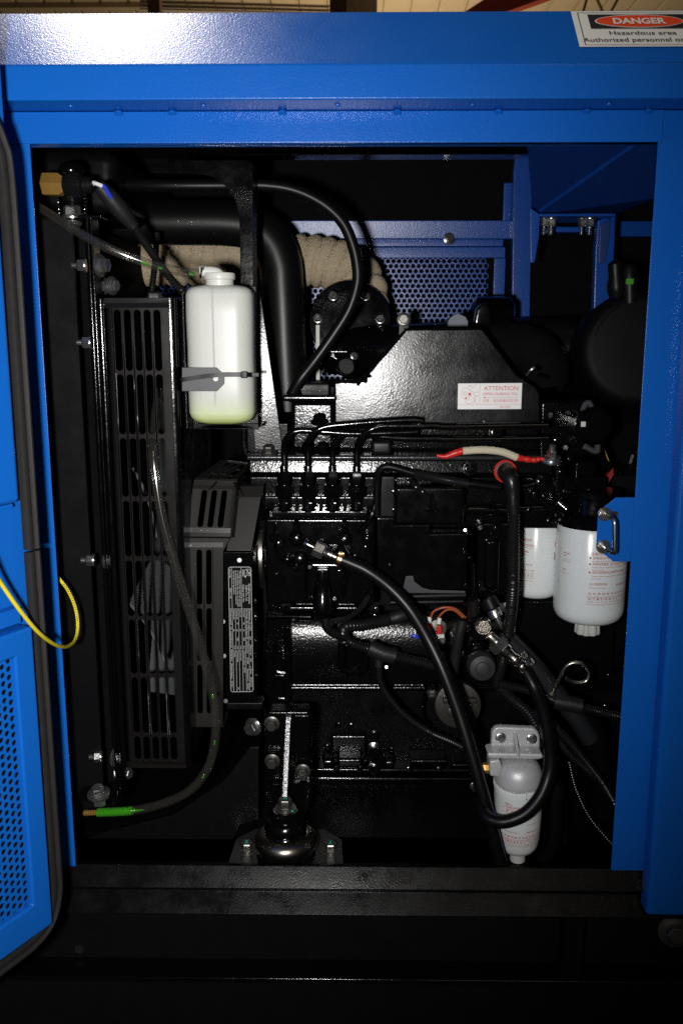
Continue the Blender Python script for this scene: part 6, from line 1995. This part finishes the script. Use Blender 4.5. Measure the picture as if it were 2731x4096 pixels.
# pig-tail rod with eye hook (dipstick handle)
b = B(); b.tube(pxpath((2212, 2762, 0.16), (2235, 2720, 0.155), (2258, 2672, 0.15), (2290, 2652, 0.148), (2330, 2658, 0.147), (2354, 2690, 0.147), (2345, 2722, 0.147), (2315, 2732, 0.147), (2285, 2726, 0.147), (2262, 2712, 0.146)), S(.15) * 8, 12, res=8)
dk = mk('dipstick', b, STAIN)
tag(dk, 'bent steel dipstick with a looped handle below the large filter', 'dipstick')
b = B(); b.lathe([(0.004, 0), (0.006, 0.001), (0.006, 0.005), (0.003, 0.006)], P(2210, 2765, 0.16), (-0.4, 0, -1), 12)
mk('collar', b, DULL, dk)

# ================================================================ LOOMS AND CABLES
def cable(name, pts, r, label, cat='cable', m=RUBBER, res=6, parent=None):
    b = B(); b.tube(pxpath(*pts), r, 12, res=res)
    o = mk(name, b, m, parent)
    if label:
        tag(o, label, cat)
    return o
# coolant sender: red ring, black elbow, ribbed conduit down to the lower right
sc_ = thing('sender_conduit', 'black corrugated conduit dropping from the red ringed sender', 'conduit', P(2050, 2700, 0.15))
c = P(2018, 1885, 0.198); s_ = S(.19)
b = B(); b.lathe([(s_ * 38, 0), (s_ * 44, 0.0012), (s_ * 45, 0.004), (s_ * 41, 0.005), (s_ * 37, 0.0045)], c, (0, -1, 0.1), 40)
mk('red_ring', b, RED, sc_)
b = B(); b.lathe([(s_ * 38, 0.0), (s_ * 38, 0.0055), (s_ * 20, 0.008)], c, (0, -1, 0.1), 32)
b.hexa(c + Vector((0, -0.006, 0)), (0, -1, 0.1), s_ * 28, 0.008)
mk('sender_body', b, GREYT, sc_)
b = B(); b.tube(pxpath((2022, 1888, 0.19), (2036, 1905, 0.172), (2045, 1930, 0.166), (2050, 1970, 0.165), (2052, 2020, 0.164), (2056, 2075, 0.164)), s_ * 36, 16, res=6, rf=lambda L, i, n: 1.0 - 0.38 * i / n)
mk('rubber_boot', b, mat('soft_boot', (0.007, 0.007, 0.007), 0.3, bump=(60, 0.4, 0.002)), sc_)
loom('ribbed_conduit', pxpath((2054, 2055, 0.163), (2052, 2200, 0.158), (2050, 2350, 0.152), (2040, 2470, 0.175), (2025, 2550, 0.19), (2008, 2650, 0.19), (1990, 2730, 0.18), (2040, 2790, 0.165), (2110, 2850, 0.155), (2150, 2920, 0.146), (2190, 2990, 0.14)), s_ * 23, sc_, pitch=0.0042, amp=0.07)
# braided lead along the skirt
b = B(); b.tube(pxpath((1506, 2060, 0.2), (1508, 1930, 0.195), (1520, 1880, 0.19), (1560, 1868, 0.188), (1660, 1895, 0.188), (1780, 1920, 0.19), (1880, 1935, 0.19), (2000, 1950, 0.192)), S(.19) * 15, 12, res=8)
bl = tag(mk('main_lead', b, SATIN), 'black lead arching over the governor and running along the head', 'cable')
loom('braid', pxpath((1652, 1893, 0.1875), (1780, 1919, 0.1895), (1870, 1934, 0.1895)), S(.19) * 18, bl, pitch=0.0022, amp=0.06)
# Y-shaped loom in front of the block
yl = thing('engine_loom', 'black corrugated wiring loom forking in front of the engine block', 'wiring loom', P(1450, 2640, 0.25))
YV = 0.24
s_ = S(YV)
loom('loom_branch', pxpath((1376, 2560, YV), (1372, 2530, YV - 0.004), (1390, 2505, YV - 0.006), (1450, 2500, YV - 0.008), (1520, 2485, YV - 0.01), (1575, 2472, YV - 0.01)), s_ * 25, yl, pitch=0.0048, amp=0.09)
b = B(); b.tube(pxpath((1568, 2474, YV - 0.01), (1600, 2464, YV - 0.01), (1660, 2440, YV)), s_ * 27, 14); mk('tape_wrap', b, TAPE, yl)
loom('loom_branch', pxpath((1370, 2545, YV), (1400, 2568, YV - 0.002), (1440, 2585, YV - 0.004), (1490, 2600, YV - 0.006)), s_ * 19, yl, pitch=0.0040, amp=0.09)
b = B(); b.tube(pxpath((1478, 2590, YV - 0.006), (1530, 2612, YV - 0.008), (1580, 2624, YV - 0.008)), s_ * 34, 14); mk('tape_wrap', b, TAPE, yl)
loom('loom_branch', pxpath((1575, 2626, YV - 0.008), (1640, 2640, YV - 0.008), (1700, 2655, YV - 0.006), (1760, 2672, YV - 0.004)), s_ * 19, yl, pitch=0.0036, amp=0.08)
b = B(); b.tube(pxpath((1512, 2610, YV - 0.006), (1514, 2640, YV - 0.006), (1514, 2665, YV - 0.006)), s_ * 18, 12); mk('tape_wrap', b, TAPE, yl)
loom('loom_branch', pxpath((1514, 2655, YV - 0.006), (1520, 2720, YV - 0.008), (1555, 2790, YV - 0.01), (1630, 2870, YV - 0.01), (1720, 2930, YV - 0.008), (1800, 2965, YV), (1860, 2995, YV + 0.01)), s_ * 13, yl, pitch=0.0042, amp=0.16)
# wire pair twisting up from the fork
for o_ in (0, 9):
    b = B(); b.tube(pxpath((1468 + o_, 2385, 0.2), (1440 + o_, 2430, 0.205), (1390 + o_, 2468, 0.215), (1330 + o_, 2480 + o_, 0.222), (1310 + o_, 2500 + o_, 0.226), (1330 + o_, 2530, 0.23), (1376, 2552, YV)), s_ * 8, 8, res=8)
    mk('loom_wire', b, LOOM, yl)
b = B(); b.tube(pxpath((1300, 2470, 0.226), (1310, 2512, 0.226), (1345, 2535, 0.23), (1385, 2550, 0.235)), s_ * 20, 12); mk('wire_boot', b, PLASTIC, yl)
# vertical thin conduits mid right
cable('glow_lead', ((1850, 2480, 0.19), (1835, 2540, 0.19), (1822, 2620, 0.195), (1812, 2690, 0.2)), S(.19) * 22, 'thick black taped lead left of the rubber cap', m=TAPE)
cable('flat_strap', ((2030, 2560, 0.18), (2120, 2650, 0.178), (2220, 2770, 0.176), (2310, 2880, 0.174), (2360, 2960, 0.172)), S(.18) * 40, 'wide grey black sleeve running diagonally behind the chromed fitting', m=mat('grey_sleeve', (0.014, 0.015, 0.017), 0.4, bump=(200, 0.2, 0.0004)))
cl_ = thing('chassis_loom', 'taped black loom leaving to the right jamb above the separator', 'wiring loom', P(2320, 2850, 0.17))
b = B(); b.tube(pxpath((2215, 2805, 0.17), (2260, 2812, 0.168), (2325, 2825, 0.165)), S(.17) * 34, 14); mk('tape_wrap', b, TAPE, cl_)
loom('loom_branch', pxpath((2318, 2828, 0.165), (2400, 2848, 0.16), (2500, 2872, 0.15)), S(.17) * 17, cl_, pitch=0.0034)
loom('loom_branch', pxpath((1990, 2735, 0.17), (2060, 2750, 0.17), (2150, 2772, 0.17), (2225, 2806, 0.17)), S(.17) * 17, cl_, pitch=0.0034)
loom('loom_branch', pxpath((2190, 2880, 0.15), (2250, 2940, 0.145), (2320, 3020, 0.14), (2400, 3120, 0.135), (2450, 3200, 0.13)), S(.15) * 16, cl_, pitch=0.0036)
loom('loom_branch', pxpath((2140, 2840, 0.155), (2200, 2920, 0.15), (2270, 3010, 0.145), (2350, 3080, 0.14), (2430, 3150, 0.14)), S(.15) * 16, cl_, pitch=0.0036)
b = B()
bc = thing('bead_chain', 'thin shiny bead chain curving down to the right sill corner', 'chain', P(2450, 3390, 0.12))
pth = resample(catmull(pxpath((2275, 3050, 0.14), (2300, 3150, 0.135), (2345, 3250, 0.13), (2400, 3325, 0.125), (2470, 3400, 0.12)), 10), 0.0036)
me0 = None
for i, p in enumerate(pth):
    if me0 is None:
        b = B(); b.ball((0, 0, 0), 0.0016, 8)
        o0 = mk('bead', b, DULL, bc)
        me0 = o0.data
        for v in me0.vertices:
            v.co += origin_of(bc)
        o0.location = p - origin_of(bc)
    else:
        o = bpy.data.objects.new('bead', me0); COL.objects.link(o); o.parent = bc; o.location = p - origin_of(bc)
cable('dark_pipe', ((2230, 3140, 0.16), (2250, 3250, 0.16), (2240, 3380, 0.16), (2180, 3480, 0.16)), S(.16) * 22, 'dim black pipe in the shade behind the separator hoses', m=RUBBER)
cable('wide_sleeve', ((2300, 2890, 0.19), (2360, 2900, 0.19), (2390, 3000, 0.19), (2400, 3120, 0.19), (2410, 3250, 0.2)), S(.19) * 45, 'dim wide black sleeve hanging beside the right jamb', m=SATIN)

# ================================================================ SMALL ENGINE HARDWARE
for px, py, y, r in ((1062, 2192, 0.225, 9), (1068, 2262, 0.225, 9), (1112, 2302, 0.212, 8), (1122, 2176, 0.21, 10), (1098, 2098, 0.215, 8), (1168, 2220, 0.212, 7), (1286, 2158, 0.214, 6), (1395, 2190, 0.21, 8),
                     (1420, 2230, 0.212, 8), (1436, 2262, 0.212, 7), (1470, 2190, 0.213, 10), (1476, 2300, 0.213, 7), (1504, 2440, 0.25, 9), (1505, 2460, 0.25, 8), (1240, 2390, 0.2, 8), (1338, 2395, 0.2, 8), (1362, 2288, 0.205, 8),
                     (1380, 2330, 0.205, 7), (1240, 2268, 0.205, 9), (1860, 2120, 0.2, 7), (1920, 2110, 0.215, 10), (1990, 2110, 0.215, 9), (2120, 2040, 0.225, 8), (2200, 2080, 0.235, 9), (2230, 2060, 0.235, 8), (2290, 2085, 0.235, 9),
                     (2180, 1980, 0.235, 9), (2220, 1930, 0.235, 8), (2245, 1880, 0.235, 8), (2262, 1965, 0.24, 8), (2280, 1830, 0.26, 9), (2200, 1660, 0.29, 10), (2270, 1650, 0.29, 9), (2220, 1750, 0.285, 9), (2260, 1790, 0.285, 10),
                     (2440, 2700, 0.22, 9), (2420, 2830, 0.22, 9), (2465, 3220, 0.2, 9), (2380, 3260, 0.2, 8), (1520, 2650, 0.27, 9), (1545, 2668, 0.27, 7), (1460, 2975, 0.345, 8), (1400, 2905, 0.345, 9), (1350, 2900, 0.345, 9),
                     (1310, 2990, 0.345, 8), (1560, 3000, 0.345, 8), (1690, 2900, 0.345, 8), (1640, 3075, 0.32, 8), (1440, 3075, 0.32, 8), (1345, 3075, 0.32, 8), (1760, 3075, 0.32, 8), (1180, 2480, 0.30, 7)):
    bolt(eng, P(px, py, y), (random.uniform(-.25, .25), -1, random.uniform(0, .4)), S(y) * r * 1.1, S(y) * r * 0.9, GLOSS, washer=1.45)  # bolts added to give points of glint on the black engine
# small copper-black pipes and wires that cross the pump side
for pts, r in ((((1100, 2098, .208), (1096, 2160, .203), (1110, 2230, .2), (1150, 2262, .2), (1190, 2280, .202)), 4.5), (((1378, 2180, .2), (1400, 2230, .196), (1390, 2300, .196), (1350, 2340, .2)), 5),
               (((1468, 2175, .204), (1490, 2260, .2), (1486, 2360, .205), (1460, 2420, .215)), 5), (((1900, 2075, .22), (1960, 2060, .215), (2030, 2070, .22)), 5), (((2160, 2000, .23), (2200, 2030, .225), (2260, 2040, .225), (2300, 2010, .228)), 6),
               (((2215, 1860, .235), (2260, 1900, .23), (2300, 1950, .228), (2345, 1970, .23)), 5), (((1700, 2760, .30), (1690, 2850, .30), (1720, 2900, .31)), 6)):
    b = B(); b.tube(pxpath(*pts), S(.2) * r, 8)
    mk('small_pipe', b, GLOSS, eng)
# ---------------------------------------------------------------- tidy up
bpy.data.objects.remove(_fo)
bpy.data.curves.remove(_fc)
